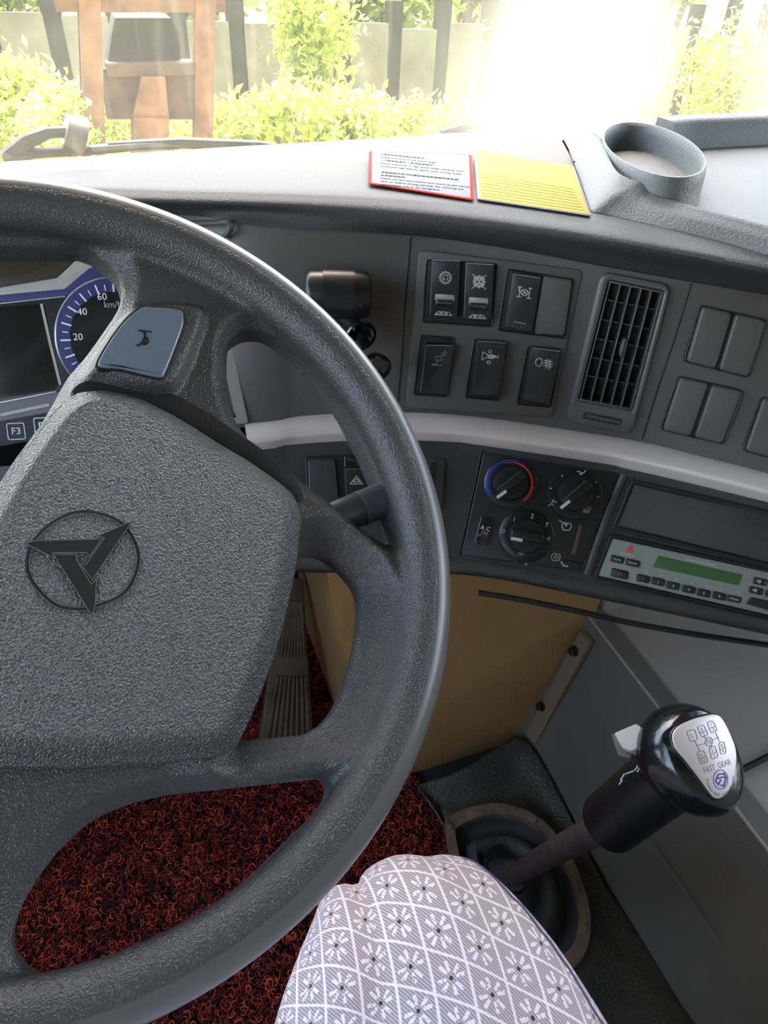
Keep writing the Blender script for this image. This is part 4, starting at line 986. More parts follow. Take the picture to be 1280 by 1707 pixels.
# hub cover with the sunk emblem
HP = [(121, 649), (134, 643), (160, 640), (184, 641), (230, 652), (279, 675), (328, 703), (371, 731), (420, 760), (460, 788), (490, 812), (502, 832), (508, 860), (505, 900), (500, 940), (490, 990), (476, 1050), (457, 1110), (435, 1170), (415, 1215), (400, 1243), (380, 1257), (350, 1264), (200, 1277), (100, 1280), (0, 1280), (-60, 1272), (-95, 1240), (-100, 1150), (-90, 1000), (-60, 900), (0, 790), (50, 720), (90, 670)]
PH = cspline([np.array(FW.px(u, v, .004)) for u, v in HP], 2)
EMP = []
E1 = [(180, 370), (250, 350), (700, 340), (718, 340), (640, 462), (612, 436), (375, 436), (390, 478)]
E2 = [(690, 320), (925, 215), (915, 245), (655, 632), (575, 515), (612, 520), (638, 480), (742, 330)]
E3 = [(380, 448), (540, 448), (545, 490), (650, 660), (685, 625), (678, 800), (660, 868), (640, 862)]
toP = lambda L: [(u/4.267, 820+v/4.267) for u, v in L]
EH = .006
Es = [[np.array(FW.px(u, v, EH)) for u, v in toP(L)] for L in (E1, E2, E3)]
st2 = .0012; pmin = np.min(PH, 0)-.006; pmax = np.max(PH, 0)+.006
g1 = np.arange(pmin[0], pmax[0], st2); g2 = np.arange(pmin[1], pmax[1], st2); g3 = np.arange(-.034, .012, st2)
PX, PY = np.meshgrid(g1, g2, indexing='ij'); dp = polydist(PX, PY, PH)
topp = .0065-.0095*(1-sstep(-dp/.016))**1.5
H = g3[None, None, :]
SDp = smax(smax(H-topp[:, :, None], -.030-H, .002), dp[:, :, None], .0022)
Vp, Qp = surface_nets(SDp, np.array([g1[0], g2[0], g3[0]]), st2)
padh = wchild(nmesh('hub_cover', Vp, Qp, MAT['pad'], None)); tag(padh, 'grained hub cover with sunk emblem')
def wslab(name, P, h0, h1, bev, mat, seg=2): return wchild(slab_mb(LF, P, h0, h1, bev, seg).build(name, mat))
# emblem: three smooth blades crossing a ring, each with a fine bright edge
EHs = .0066
c0 = np.array(FW.px(137, 935, EH))
rl = [np.array(FW.px(u/4.267, 820+v/4.267, EH)) for u, v in ((180, 520), (230, 345), (400, 190), (610, 130), (860, 205), (985, 390), (985, 560), (890, 730), (700, 820), (560, 848), (380, 810), (230, 660))]
ro = cspline(rl, 6); ri = [c0+(p-c0)*.93 for p in ro]
wchild(ring_mb(LF, ro, ri, EHs-.001, EHs, .0001).build('emblem_ring', MAT['emblem']))
mb = MB()
strokes_mb(LF, [[tuple(p) for p in ri]+[tuple(ri[0])]], .0004, EHs, mb)
strokes_mb(LF, [[tuple(p) for p in ro[4*6:11*6]]], .0004, EHs, mb)
for P in Es: strokes_mb(LF, [[tuple(p) for p in P]+[tuple(P[0])]], .00045, EHs+.0004, mb)
mb2 = MB()
for P in Es: slab_mb(LF, P, EHs-.001, EHs+.0004, .0001, 1, mb2)
wchild(mb2.build('emblem_blades', MAT['emblem'])); wchild(mb.build('emblem_outline', MAT['emblem_edge']))
# dark collar round the cover's upper edge
HCo = [(124, 642), (145, 632), (184, 622), (240, 632), (300, 660), (371, 702), (430, 742), (480, 778), (503, 806), (512, 835), (508, 850), (495, 845), (485, 830), (440, 790), (371, 745), (279, 690), (184, 655), (121, 660)]
wslab('hub_collar', cspline([np.array(FW.px(u, v, -.0095)) for u, v in HCo], 2), -.034, -.0095, .002, MAT['collar'], 3)
# horn button on the upper spoke
q = [(232, 514), (255, 512), (300, 516), (306, 530), (303, 550), (276, 620), (268, 628), (250, 626), (200, 614), (170, 612), (165, 600), (200, 545)]
hbp = cspline([np.array(FW.px(u, v, .001)) for u, v in q], 3)
q2 = [(205, 500), (250, 490), (330, 494), (352, 512), (340, 560), (310, 640), (260, 650), (170, 628), (140, 622), (148, 590), (180, 535)]
wslab('horn_button_gap', offset(hbp, -.0012), -.02, .0002, .0004, MAT['deep'])
hbt = wslab('horn_button', hbp, -.02, .0018, .0016, plain('horn_button_satin', (.13, .17, .22), .26, spec=1.0), 4)  # blue of the reflected sky is put into the base colour
hl = [[(708, 521), (768, 528)], [(722, 523), (736, 534), (735, 555), (724, 580), (712, 592), (696, 597)], [(736, 540), (734, 590)], [(735, 556), (750, 562), (752, 578), (742, 590), (727, 592)]]
strokes_mb(LF, [[FW.px(a/3.048, 380+b/3.048, .0019) for a, b in l] for l in hl], .0011, .0019).build('horn_symbol', MAT['deep'])
hs = bpy.data.objects['horn_symbol']; wchild(hs)
# steering column shroud below
d = -WN
shaft = [HUB+d*.035, HUB+d*.16, HUB+d*.30]
col = empty('steering_column', HUB+d*.2, 'dark steering column shroud behind the wheel hub, running down to the floor', 'steering column')
tube_mb([HUB+d*.043, HUB+d*.07, HUB+d*.14, HUB+d*.22, HUB+d*.30], [.045, .058, .066, .062, .05], 28).build('shroud', MAT['black'], col)
tube_mb([HUB+d*.28, HUB+d*.62], [.030, .028], 20).build('lower_tube', MAT['bolt'], col)
# blue grey stalk on the right, ending behind the rim
SA, SB = atd(520, 880, .46), atd(640, 832, .485)
sk = empty('column_stalk', SA, 'blue-grey cylindrical control stalk reaching right from the steering column', 'stalk')
MAT['stalk'] = plain('stalk_grey', (.05, .062, .075), .42)
sb = nrm(SB-SA)
tube_mb([SA-sb*.06, SA, SB-sb*.022, SB-sb*.020], [.009, .0115, .0118, .0110], 28).build('stalk_arm', MAT['stalk'], sk)
tube_mb([SB-sb*.020, SB-sb*.019, SB+sb*.010, SB+sb*.012], [.0112, .0122, .0125, .0110], 28).build('twist_end', MAT['stalk'], sk)
tube_mb([SB-sb*.0205, SB-sb*.0185], .0124, 28).build('end_ring', MAT['bezel'], sk)

# ================================================================ FOOTWELL
# beige front panel, a box standing out from the bulkhead
BY = .56
q = [aty(545, 930, BY), aty(1000, 990, BY), aty(984, 1036, BY), aty(862, 1250, BY), aty(700, 1300, BY), aty(640, 1300, BY), aty(592, 1140, BY), aty(560, 1040, BY), aty(546, 960, BY)]
hb_ = empty('heater_housing', q[4], 'beige painted steel panel under the dash beside the accelerator pedal', 'panel')
ftop = .527
poly = [(q[8][0], BY, ftop), (.60, BY, ftop), (.585, BY, .30), (.50, BY, .0), (q[6][0]+.02, BY, .0), tuple(q[6]), tuple(q[7]), tuple(q[8])]
prism_mb(poly, (0, .45, 0)).build('panel_box', MAT['beige'], hb_)
# grey engine tunnel on the right
tn = empty('engine_tunnel', (.8, .2, 0), 'grey painted engine tunnel cover on the right of the gear lever', 'engine cover')
TZ = .30; T0 = np.array([.573, .56, TZ]); TX = .564
side = [(.49, .60, .0), (.575, .60, TZ), (.566, -.1, TZ), (.566, -.7, TZ), (.525, -.7, .0), (.515, .12, .0)]
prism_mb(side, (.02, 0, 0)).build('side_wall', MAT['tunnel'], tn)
box = [(.590, .62, TZ-.004), (1.5, .62, TZ+.02), (1.5, -.7, TZ+.02), (.580, -.7, TZ-.004)]
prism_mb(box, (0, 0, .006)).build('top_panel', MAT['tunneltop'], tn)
# rising panel behind it, up to the dash
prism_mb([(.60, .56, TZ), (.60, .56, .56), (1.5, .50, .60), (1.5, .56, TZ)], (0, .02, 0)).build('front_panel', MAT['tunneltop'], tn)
ed = [(.575, .585, TZ+.001), (.566, -.1, TZ+.001), (.566, -.7, TZ+.001)]
prism_mb([(.572, .60, TZ), (.600, .60, TZ), (.594, -.7, TZ), (.563, -.7, TZ)], (0, 0, .006)).build('edge_strip', MAT['tunnel'], tn)
tube_mb([(.572, .575, TZ+.004), (.564, -.1, TZ+.004), (.563, -.7, TZ+.004)], .0022, 8).build('edge_bead', MAT['tunneltop'], tn)
a, b = atz(1180, 1310, TZ+.010), atz(1300, 1250, TZ+.018)
tube_mb([a-(b-a)*.15-np.array([0, 0, .003]), b+(b-a)*.5-np.array([0, 0, .003])], .004, 6).build('cover_seam', MAT['deep'], tn)
def sidepx(u, v):
    # point on the leaning side wall
    n = nrm(np.cross(np.array([-.009, -.7, 0]), np.array([.07, 0, .3]))); p0 = np.array([.573, .56, TZ]); d = ray(u, v); return CC+d*(((p0-CC)@n)/(d@n))
fs = [sidepx(974, 1050), sidepx(990, 1070), sidepx(898, 1240), sidepx(869, 1246)]
prism_mb([p+np.array([-.008, 0, 0]) for p in fs], (.008, 0, 0)).build('flange_strip', plain('flange_paint', (.27, .20, .12), .5), tn)
for u, v in ((965, 1083), (910, 1175)):
    c = sidepx(u, v)+np.array([-.0085, 0, 0]); f = Frame(c, [0, -1, 0], [-1, 0, .2])
    lathe_mb(f, (0, 0), [(.0095, -.002), (.0095, .001), (.007, .002), (.007, .007), (.005, .009)], 6).build('flange_screw', MAT['bolt'], tn)
tube_mb([sidepx(1080, 1395)+np.array([-.001, 0, 0]), sidepx(1200, 1570)+np.array([-.001, 0, 0])], .0012, 6).build('panel_crease', MAT['tunnel'], tn)
ub = [atz(u, v, .513) for u, v in ((797, 988), (860, 998), (950, 1016), (1040, 1036), (1150, 1056), (1300, 1078))]
tube_mb(spline(ub, 4), .0032, 8).build('under_dash_strip', MAT['black'], dash)
# rubber sheet round the gear lever: a draped height field
sheetP = [(695, 1330), (740, 1322), (790, 1298), (832, 1264), (856, 1247), (870, 1252), (900, 1290), (935, 1350), (960, 1400), (1000, 1470), (1060, 1550), (1110, 1620), (1170, 1710), (1240, 1800), (900, 1800), (800, 1700), (760, 1500), (740, 1400), (700, 1340)]
rc = atz(868, 1488, .03)
ringO = [(748, 1392), (752, 1372), (790, 1354), (840, 1350), (890, 1368), (930, 1408), (958, 1460), (975, 1520), (972, 1570), (950, 1606), (915, 1610), (860, 1590), (800, 1540), (765, 1470)]
RZ = .045
rO = cspline([atz(u, v, RZ) for u, v in ringO], 5); cR = sum(rO)/len(rO)
sh = [atz(u, v, .01) for u, v in sheetP]
n = len(rO)
# outer boundary resampled by angle around the hole
so = cspline(sh, 8); ao = np.array([math.atan2(p[1]-cR[1], p[0]-cR[0]) for p in so]); ro_ = np.array([np.hypot(*(p-cR)[:2]) for p in so])
rws = []
zb = {}
for t in (0, .05, .12, .25, .45, .7, .9, 1.0):
    L = []
    for p in rO:
        a = math.atan2(p[1]-cR[1], p[0]-cR[0]); k = np.argmin(np.abs(np.angle(np.exp(1j*(ao-a)))))
        o = so[k]; q_ = p*(1-t)+o*t
        edge = sstep(np.array((t-.5)/.5)); east = max(0, math.cos(a-.6))
        z = RZ*(1-t)+.002+.03*east*float(edge)+.006*math.sin(3*a+5*t)*math.sin(math.pi*t)+(.05*max(0, math.cos(a-math.radians(100)))**3*float(edge))
        L.append(np.array([q_[0], q_[1], max(.004, z)]))
    rws.append(L)
rws = [[p*.985+cR*.015-np.array([0, 0, .006]) for p in rws[0]]]+rws
rws.append([p-np.array([0, 0, .010]) for p in rws[-1]])
V = [p for r in rws for p in r]
gm = fixn(mesh('rubber_floor_sheet', V, [(k*n+i, k*n+(i+1) % n, (k+1)*n+(i+1) % n, (k+1)*n+i) for k in range(len(rws)-1) for i in range(n)], MAT['rubbermat'], None, sharp=None))
tag(gm, 'dark textured rubber floor sheet curling up around the gear lever opening', 'floor sheet')
# rusty clamping ring
ro2 = [(p-cR)*1.06+cR+np.array([0, 0, .002]) for p in rO]; ri2 = [(p-cR)*.90+cR+np.array([0, 0, .000]) for p in rO]
V = [p for r in (ro2, [p+np.array([0, 0, .005]) for p in ro2], [p+np.array([0, 0, .006]) for p in ri2], [p-np.array([0, 0, .012]) for p in ri2]) for p in r]
ring = empty('gaiter_ring', cR, 'rusty oval steel ring clamping the gear lever boot to the floor', 'ring')
fixn(mesh('steel_ring', V, [(k*n+i, k*n+(i+1) % n, (k+1)*n+(i+1) % n, (k+1)*n+i) for k in range(3) for i in range(n)], MAT['rust'], ring, sharp=40))
for k in (2, 20, 38, 56):
    p = (ro2[k]*.5+ri2[k]*.5)+np.array([0, 0, .005]); lathe_mb(Frame(p, [1, 0, 0], [0, 0, 1]), (0, 0), [(.006, -.001), (.006, .003), (.003, .0045)], 6).build('ring_bolt', MAT['rust'], ring)
# boot: a rubber cone rising in steps to the lever
gl = empty('gear_lever_boot', cR, 'black rubber boot sunk inside the rusty ring around the gear lever', 'boot')
base = atz(852, 1462, .085); LT = atd(1012, 1374, .62)
ldir = nrm(LT-base)
V = []; prof = [(.93, .002), (.90, -.006), (.86, -.020), (.78, -.024), (.70, -.014), (.64, .004), (.56, .014), (.50, .010), (.44, -.002), (.36, .006), (.30, .022), (.24, .032), (.20, .036)]
for s, dz in prof:
    t = (1-s)/.8; cc = cR*(1-t*t)+np.array([base[0], base[1], RZ])*(t*t)
    for p in rO: V.append(cc+(p-cR)*s+np.array([0, 0, dz]))
bt = mesh('rubber_boot', V, [(k*n+i, k*n+(i+1) % n, (k+1)*n+(i+1) % n, (k+1)*n+i) for k in range(len(prof)-1) for i in range(n)], MAT['boot'], gl, sharp=None); fixn(bt)
tube_mb([base-ldir*.035, base+ldir*.004, base+ldir*.016], [.025, .022, .0185], 24).build('boot_neck', MAT['boot'], gl)
hp = cspline([atz(u, v, RZ+.016) for u, v in ((812, 1420), (832, 1408), (842, 1422), (838, 1452), (826, 1470), (808, 1452))], 4)
prism_mb([p+np.array([0, 0, .0]) for p in hp], (0, 0, .001)).build('boot_tear', MAT['deep'], gl)

# ---- gear lever ---------------------------------------------------------------------
LC = atd(1108, 1298, .565)
lev = empty('gear_lever', base, 'truck gear lever with glossy black knob and silver shift pattern plate', 'gear lever')
tube_mb(spline([base-ldir*.03, base+ldir*.03, base*.5+LT*.5+np.array([-.002, .0, .004]), LT, LT+(LC-LT)*.3], 6), .0135, 24).build('lever_rod', MAT['rod'], lev)
cdn = nrm(LC-LT)
MAT['collarblk'] = plain('satin_black_collar', (.006, .006, .007), .38)
tube_mb([LT, LT+cdn*.0015, LT+cdn*.004, LC+cdn*.01], [.0225, .0255, .0265, .0275], 40).build('collar', MAT['collarblk'], lev)
# knob: egg, flattened where the plate sits
KC = atd(1150, 1268, .535)
pn = nrm(nrm(CC-KC)*.80+CR*.58+CU*.05)
u1 = nrm(CR*.45-CU*.9); u1 = nrm(u1-pn*(u1@pn))   # long axis, down to the right
FKn = Frame(KC, u1, pn)
bm = bmesh.new(); bmesh.ops.create_uvsphere(bm, u_segments=64, v_segments=48, radius=1)
fc = .026
for v in bm.verts:
    x, y, z = v.co
    k = 1+.16*x*-1     # wider at the top
    X_, Y_, Z_ = x*.0435, y*.0375*(1-.16*x), z*.036
    if Z_ > fc-.006: Z_ = fc-.006+(Z_-(fc-.006))*.26
    v.co = Vector(FKn.w(X_, Y_, Z_))
me = bpy.data.meshes.new('knob'); bm.to_mesh(me); bm.free(); me.shade_smooth(); me.materials.append(MAT['knob'])
kn = bpy.data.objects.new('knob', me); COL.objects.link(kn); put(kn, lev)
PLh = fc-.0005
pl = [(1192, 1191), (1204, 1198), (1217, 1222), (1227, 1250), (1227, 1280), (1220, 1310), (1207, 1327), (1195, 1331), (1185, 1322), (1167, 1297), (1142, 1265), (1127, 1247), (1122, 1227), (1130, 1212), (1150, 1201), (1172, 1194)]
PP = cspline([FKn.px(u, v, PLh) for u, v in pl], 3)
slab('plate_seat', FKn, offset(PP, -.0012), PLh-.012, PLh-.0012, .0015, MAT['knob'], kn)
plate = slab('shift_pattern_plate', FKn, PP, PLh-.004, PLh, .0007, MAT['plate'], kn)
def kp(u, v): return FKn.px(960+u/4, 1150+v/4, PLh)
def kline(L, wd=.0004): return strokes_mb(FKn, [[kp(*p) for p in l] for l in L], wd, PLh)
bx = []
def boxq(a, b, c, d):
    P = rpoly([a, b, c, d], 14, 3); return [tuple(p) for p in P]+[tuple(P[0])]
bx.append(boxq((735, 275), (790, 262), (812, 330), (762, 348)))
bx.append(boxq((808, 245), (850, 232), (882, 300), (838, 318))); bx.append([(822, 288), (868, 270)])
bx.append(boxq((872, 215), (912, 205), (942, 270), (902, 288))); bx.append([(886, 258), (930, 242)])
bx.append(boxq((803, 418), (850, 402), (880, 478), (830, 496))); bx.append([(815, 462), (864, 445)])
bx.append(boxq((885, 385), (925, 370), (948, 448), (905, 464))); bx.append([(896, 430), (936, 412)])
bx.append(boxq((950, 355), (985, 343), (1002, 420), (966, 432))); bx.append([(958, 398), (994, 384)])
bx += [[(792, 343), (825, 408)], [(808, 370), (862, 355)], [(905, 335), (950, 318)], [(930, 285), (955, 345)], [(850, 312), (868, 325)], [(895, 368), (905, 380)]]
bx.append([(885+24*math.cos(t), 345+30*math.sin(t)) for t in np.linspace(0, 2*math.pi, 20)])
kline(bx).build('pattern_lines', MAT['ink'], plate)
e_ = np.array(kp(1015, 480))-np.array(kp(870, 530)); kr = math.atan2(e_[1], e_[0])
for s, u, v, z in (('L', 772, 306, 30), ('6', 838, 262, 26), ('2', 852, 296, 26), ('7', 900, 232, 26), ('3', 916, 264, 26), ('R1', 836, 436, 24), ('R2', 848, 468, 24), ('5', 908, 402, 26), ('1', 922, 438, 26), ('8', 972, 374, 24), ('4', 980, 408, 24), ('N', 885, 345, 34)):
    a, b = kp(u, v); text('pattern_lettering', FKn, s, z*.000155, a, b, PLh, MAT['ink'], plate, rot=kr)
a, b = kp(942, 510); text('plate_lettering', FKn, 'FAST  GEAR', .0058, a, b, PLh, MAT['ink'], plate, rot=kr, sx=.92)
mc = (963, 597)
kline([[(mc[0]+48*math.cos(t), mc[1]+64*math.sin(t)) for t in np.linspace(0, 2*math.pi, 28)]], .0005).build('mark_circle', MAT['purple'], plate)
kline([[(990, 560), (950, 562), (930, 608), (950, 632), (965, 600)], [(945, 590), (975, 582), (1000, 585), (985, 640), (965, 636)], [(985, 556), (1000, 590)]], .0010).build('maker_mark', MAT['purple'], plate)
for k, ch in enumerate('SHAANXI FAST GEAR CO. LTD'):
    if ch == ' ': continue
    t = math.radians(178-k*7.6); a, b = kp(mc[0]+math.cos(t)*88, mc[1]-2+math.sin(t)*108)
    a2, b2 = kp(mc[0]+math.cos(t-.1)*88, mc[1]-2+math.sin(t-.1)*108)
    text('curved_lettering', FKn, ch, .0030, a, b, PLh, MAT['ink'], plate, rot=math.atan2(b2-b, a2-a))
# grey range selector tab with its stem, and the print on the collar
tf = Frame(atd(1049, 1232, .548), CR*.95+CU*.25, nrm(nrm(CC-KC)*.9-CR*.1+CU*.3))
tp = [(1023, 1222), (1060, 1206), (1078, 1220), (1076, 1240), (1052, 1252), (1036, 1246)]
tb = slab('range_selector_tab', tf, rpoly(tf.pp(tp, .006), .0018), -.008, .006, .0008, MAT['tab'], lev, 3)
slab('selector_dark_side', tf, rpoly(tf.pp([(1018, 1224), (1030, 1222), (1044, 1250), (1056, 1256), (1050, 1264), (1030, 1260)], -.001), .001), -.011, -.001, .001, MAT['fascia'], tb)
tube_mb([atd(1066, 1244, .553), atd(1084, 1268, .556)], .0045, 10).build('selector_stem', MAT['plate'], lev)
def cp_(u, v):
    d = nrm(ray(u, v)); w0 = LT-CC; a = np.dot(d, d); # nearest approach to collar surface
    best = None
    for t in np.linspace(.3, .9, 2400):
        p = CC+d*t; q_ = p-LT; r_ = np.linalg.norm(q_-cdn*(q_@cdn))
        if r_ < .0275: best = p; break
    return best
mb = MB()
for L in ([(1034, 1300), (1041, 1290)], [(1043, 1290), (1056, 1285)], [(1058, 1284), (1063, 1276)], [(1062, 1287), (1069, 1272)], [(1032, 1308), (1037, 1300)]):
    P = [cp_(*p) for p in L]
    if all(p is not None for p in P): tube_mb([p+nrm(CC-p)*.0002 for p in P], .00045, 6, mb)
if mb.V: mb.build('collar_print', MAT['white'], lev)

# ---- accelerator pedal and floor mat ---------------------------------------------------
pe = empty('accelerator_pedal', atz(480, 1200, .05), 'ribbed worn accelerator pedal standing on the red mat', 'pedal')
def pedpx(u, v):   # plane leaning forward, hinged at the floor
    p0 = atz(480, 1240, .03); n = nrm(np.array([.05, -.80, .60])); d = ray(u, v); return CC+d*(((p0-CC)@n)/(d@n)), n
pq = [(470, 960), (506, 965), (523, 1240), (432, 1245)]
P = [pedpx(u, v)[0] for u, v in pq]; pn_ = pedpx(480, 1100)[1]
FP = Frame(sum(P)/4, nrm(P[2]-P[3]), pn_)
slab('pedal_plate', FP, rpoly(FP.pp(pq), .006), -.014, 0, .003, MAT['ribrubber'], pe)
Q = [np.array(p) for p in FP.pp([(482, 1000), (503, 1003), (519, 1236), (438, 1240)])]
for k in range(8):
    s = (k+.5)/8; a = Q[3]*(1-s)+Q[2]*s; b = Q[0]*(1-s)+Q[1]*s
    for t0, t1 in ((0, .47), (.60, 1.0)):
        A_, B_ = a+(b-a)*t0, a+(b-a)*t1; d_ = nrm(B_-A_); nn = np.array([-d_[1], d_[0]])*np.linalg.norm(Q[2]-Q[3])*.034*(1-.35*t0)
        slab('tread_rib', FP, rpoly([A_-nn, B_-nn, B_+nn, A_+nn], .002, 2), -.002, .005, .0015, MAT['ribrubber'], pe, 2)
tube_mb([FP.w(0, .05, -.01), FP.w(.0, .16, -.02), np.array([FP.w(0, .16, 0)[0], .99, .42])], .010, 12).build('pedal_arm', MAT['bolt'], pe)
# mat
mat_b = [(-.50, -.10), (.30, -.10), (.345, .10), (.345, .40), atz(770, 1410, 0)[:2], atz(745, 1370, 0)[:2], atz(700, 1305, 0)[:2], (.30, .62), (.36, .70), (.36, 1.0), (-.50, 1.0)]
mp = [tuple(map(float, p[:2])) for p in mat_b]
FM = Frame([0, 0, 0], [1, 0, 0], [0, 0, 1])
matb = slab_mb(FM, mp, .0, .006, .002, 2).build('floor_mat', MAT['pileback'])
tag(matb, 'backing of the dark red loop pile floor mat in the driver footwell', 'floor mat')
rng = np.random.default_rng(4)
N = 48000
x = rng.uniform(-.5, .38, N); y = rng.uniform(-.05, 1.0, N)
ins = polydist(x[None], y[None], mp)[0] < -.003
# leave out what the photo cannot show: keep the pile inside the camera's view
uu = np.array([x, y, np.zeros(N)]).T-CC; wz = uu@CF; px_ = 640+FPX*(uu@CR)/wz; py_ = 853.5-FPX*(uu@CU)/wz
ins &= (px_ > -120) & (py_ < 1850)
x, y = x[ins], y[ins]; N = len(x)
K = 7; t = np.linspace(0, 1, K)[None]
a0 = rng.uniform(0, 6.28, N)[:, None]; cu_ = rng.uniform(2.5, 5.5, N)[:, None]*rng.choice([-1, 1], N)[:, None]; rr = rng.uniform(.0028, .0058, N)[:, None]; hz_ = rng.uniform(.007, .014, N)[:, None]
lean = rng.normal(0, .003, (N, 2, 1)) if False else None
cx = x[:, None]+rr*np.cos(a0+cu_*t); cy = y[:, None]+rr*np.sin(a0+cu_*t); cz = .005+hz_*np.sin(t*2.4)**.8
C3 = np.stack([cx, cy, cz], 2)
T = np.gradient(C3, axis=1); T /= np.linalg.norm(T, axis=2, keepdims=True)+1e-9
e1 = np.cross(T, np.array([0, 0, 1.])); e1 /= np.linalg.norm(e1, axis=2, keepdims=True)+1e-9; e2 = np.cross(T, e1)
wr = .00085
V = np.stack([C3+(e1*math.cos(a)+e2*math.sin(a))*wr for a in (0, 2.094, 4.189)], 2)  # N,K,3,3
base_i = (np.arange(N)*K*3)[:, None, None]+(np.arange(K-1)*3)[None, :, None]
Fq = []
for k in range(3):
    j = (k+1) % 3; Fq.append(np.concatenate([base_i+k, base_i+j, base_i+3+j, base_i+3+k], 2))
Fq = np.stack(Fq, 2).reshape(-1, 4)
po = nmesh('mat_pile', V.reshape(-1, 3), Fq, MAT['pile'], None)
at = po.data.attributes.new('rnd', 'FLOAT', 'POINT'); at.data.foreach_set('value', np.repeat(rng.uniform(0, 1, N)**1.2, K*3).astype(np.float32))
tag(po, 'dark red curly loop pile of the footwell mat', 'mat pile', kind='stuff')

# ================================================================ DRIVER'S LEG
def leg():
    # cross-sections: centre, half width, half height, from the hip to the knee, then down the shin
    kx = atd(690, 1500, .505)
    secs = []
    import itertools
    cen = [((.02, -.36, .485), .215, .085), ((.022, -.26, .495), .213, .085), ((.028, -.18, .500), .207, .082), ((.046, -.09, .508), .192, .078), ((.064, -.02, .512), .168, .074), ((.084, .05, .513), .140, .070), ((.098, .10, .510), .118, .066), ((.107, .145, .501), .101, .062), ((.112, .177, .482), .086, .058), ((.114, .197, .448), .074, .054), ((.116, .197, .40), .063, .052), ((.118, .175, .30), .056, .055), ((.12, .15, .19), .055, .055), ((.122, .13, .10), .055, .056)]
    P = spline([c for c, a, b in cen], 7); A = spline([(a, b) for c, a, b in cen], 7)
    n = 96; V = []; UV = []; L = 0; F_ = []
    for i, p in enumerate(P):
        tt = nrm(P[min(i+1, len(P)-1)]-P[max(i-1, 0)]); side = nrm(np.array([1, .05, 0])-tt*(np.array([1, .05, 0])@tt)); up = np.cross(side, tt)
        if i: L += np.linalg.norm(P[i]-P[i-1])
        a, b = A[i]; ring_ = []
        for k in range(n+1):
            th = 2*math.pi*k/n-math.pi
            # th=0 on top; a slightly squared section
            cx_, cy_ = math.sin(th), math.cos(th); e = .88
            X1 = a*math.copysign(abs(cx_)**e, cx_); Y1 = b*math.copysign(abs(cy_)**e, cy_)
            # soft folds in the cloth
            f = .0022*math.sin(9*th+14*L+1.3*math.sin(20*L))*max(0, math.cos(th))+.003*math.sin(38*L+2.2*th)*math.exp(-((L-.62)/.07)**2)
            # lengthwise crease on the driver's left side of the thigh
            f -= .006*math.exp(-((th+.42+.15*math.sin(9*L))/.09)**2)*(1 if L < .6 else .4)
            ring_.append(p+side*X1*(1+f/a)+up*Y1*(1+f/b))
        al = np.concatenate([[0], np.cumsum([np.linalg.norm(ring_[k+1]-ring_[k]) for k in range(n)])]); al -= al[n//2]
        V += ring_; UV += [(float(q_), L) for q_ in al]
    m = len(P)
    for i in range(m-1):
        for k in range(n): F_.append((i*(n+1)+k, i*(n+1)+k+1, (i+1)*(n+1)+k+1, (i+1)*(n+1)+k))
    return V, F_, UV, P, A
V, F_, UV, LP, LA = leg()
per = empty('person', (.1, 0, .45), 'seated driver seen as one thigh and knee in pale grey printed cotton trousers', 'person')
tro = mesh('trousers', V, F_, MAT['trousers'], per, sharp=None); fixn(tro)
uvl = tro.data.uv_layers.new(name='UVMap')
for lp in tro.data.loops: uvl.data[lp.index].uv = UV[lp.vertex_index]
# side seam
n1 = 97; sm = []
for i in range(22, 62):
    k = int(n1*(.5+.152+.02*math.sin(i*.2))); sm.append(np.array(V[i*n1+k])+nrm(np.array(V[i*n1+k])-LP[i])*.0002)
tube_mb(sm, .0011, 6).build('side_seam', MAT['thread'], per)
# the leg itself inside the cloth, one continuous skinned body with its foot
tube_mb([p for p in LP[::3]]+[np.array([.122, .125, .05])], [min(a)*.72 for a in LA[::3]]+[.030], 20).build('leg_body', plain('skin', (.45, .27, .2), .6), per)
sp_ = [(.122, .10, .055), (.122, .13, .060), (.121, .18, .052), (.12, .23, .042), (.12, .28, .034), (.12, .315, .030)]
tube_mb(spline(sp_, 5), [.040+.0*i for i in range(5)]+[.042]*5+[.040]*5+[.038]*5+[.036-.002*i for i in range(5)]+[.018], 20, flat=.75).build('shoe', MAT['shoe'], per)
# seat under the driver
se = empty('driver_seat', (0, -.35, 0), 'dark cloth driver seat under the driver', 'seat')
sl = Frame([.0, -.40, .0], [1, 0, 0], [0, 0, 1])
slab('seat_cushion', sl, rpoly([(-.26, -.25), (.26, -.25), (.26, .22), (-.26, .22)], .06), .28, .415, .04, MAT['seat'], se, 4)
slab('seat_base', sl, rpoly([(-.20, -.2), (.20, -.2), (.20, .14), (-.20, .14)], .03), .0, .285, .01, MAT['black'], se)

# ================================================================ WINDSCREEN, WIPERS
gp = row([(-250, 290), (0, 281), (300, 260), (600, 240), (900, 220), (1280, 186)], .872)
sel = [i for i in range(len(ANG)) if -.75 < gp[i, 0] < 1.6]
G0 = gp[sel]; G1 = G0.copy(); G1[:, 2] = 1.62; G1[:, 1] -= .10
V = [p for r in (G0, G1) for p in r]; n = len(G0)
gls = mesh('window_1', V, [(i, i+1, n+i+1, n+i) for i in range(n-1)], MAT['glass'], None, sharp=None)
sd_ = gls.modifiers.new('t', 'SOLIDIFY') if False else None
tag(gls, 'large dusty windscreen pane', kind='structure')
def wp(u, v, dy=.06):   # a point just outside the glass at its foot
    y0 = np.interp(atz(u, v, .90)[0], gp[:, 0], gp[:, 1]); return aty(u, v, y0+dy)
WIP = empty('wiper', wp(20, 255), 'dusty grey windscreen wiper lying along the foot of the glass, left', 'wiper')
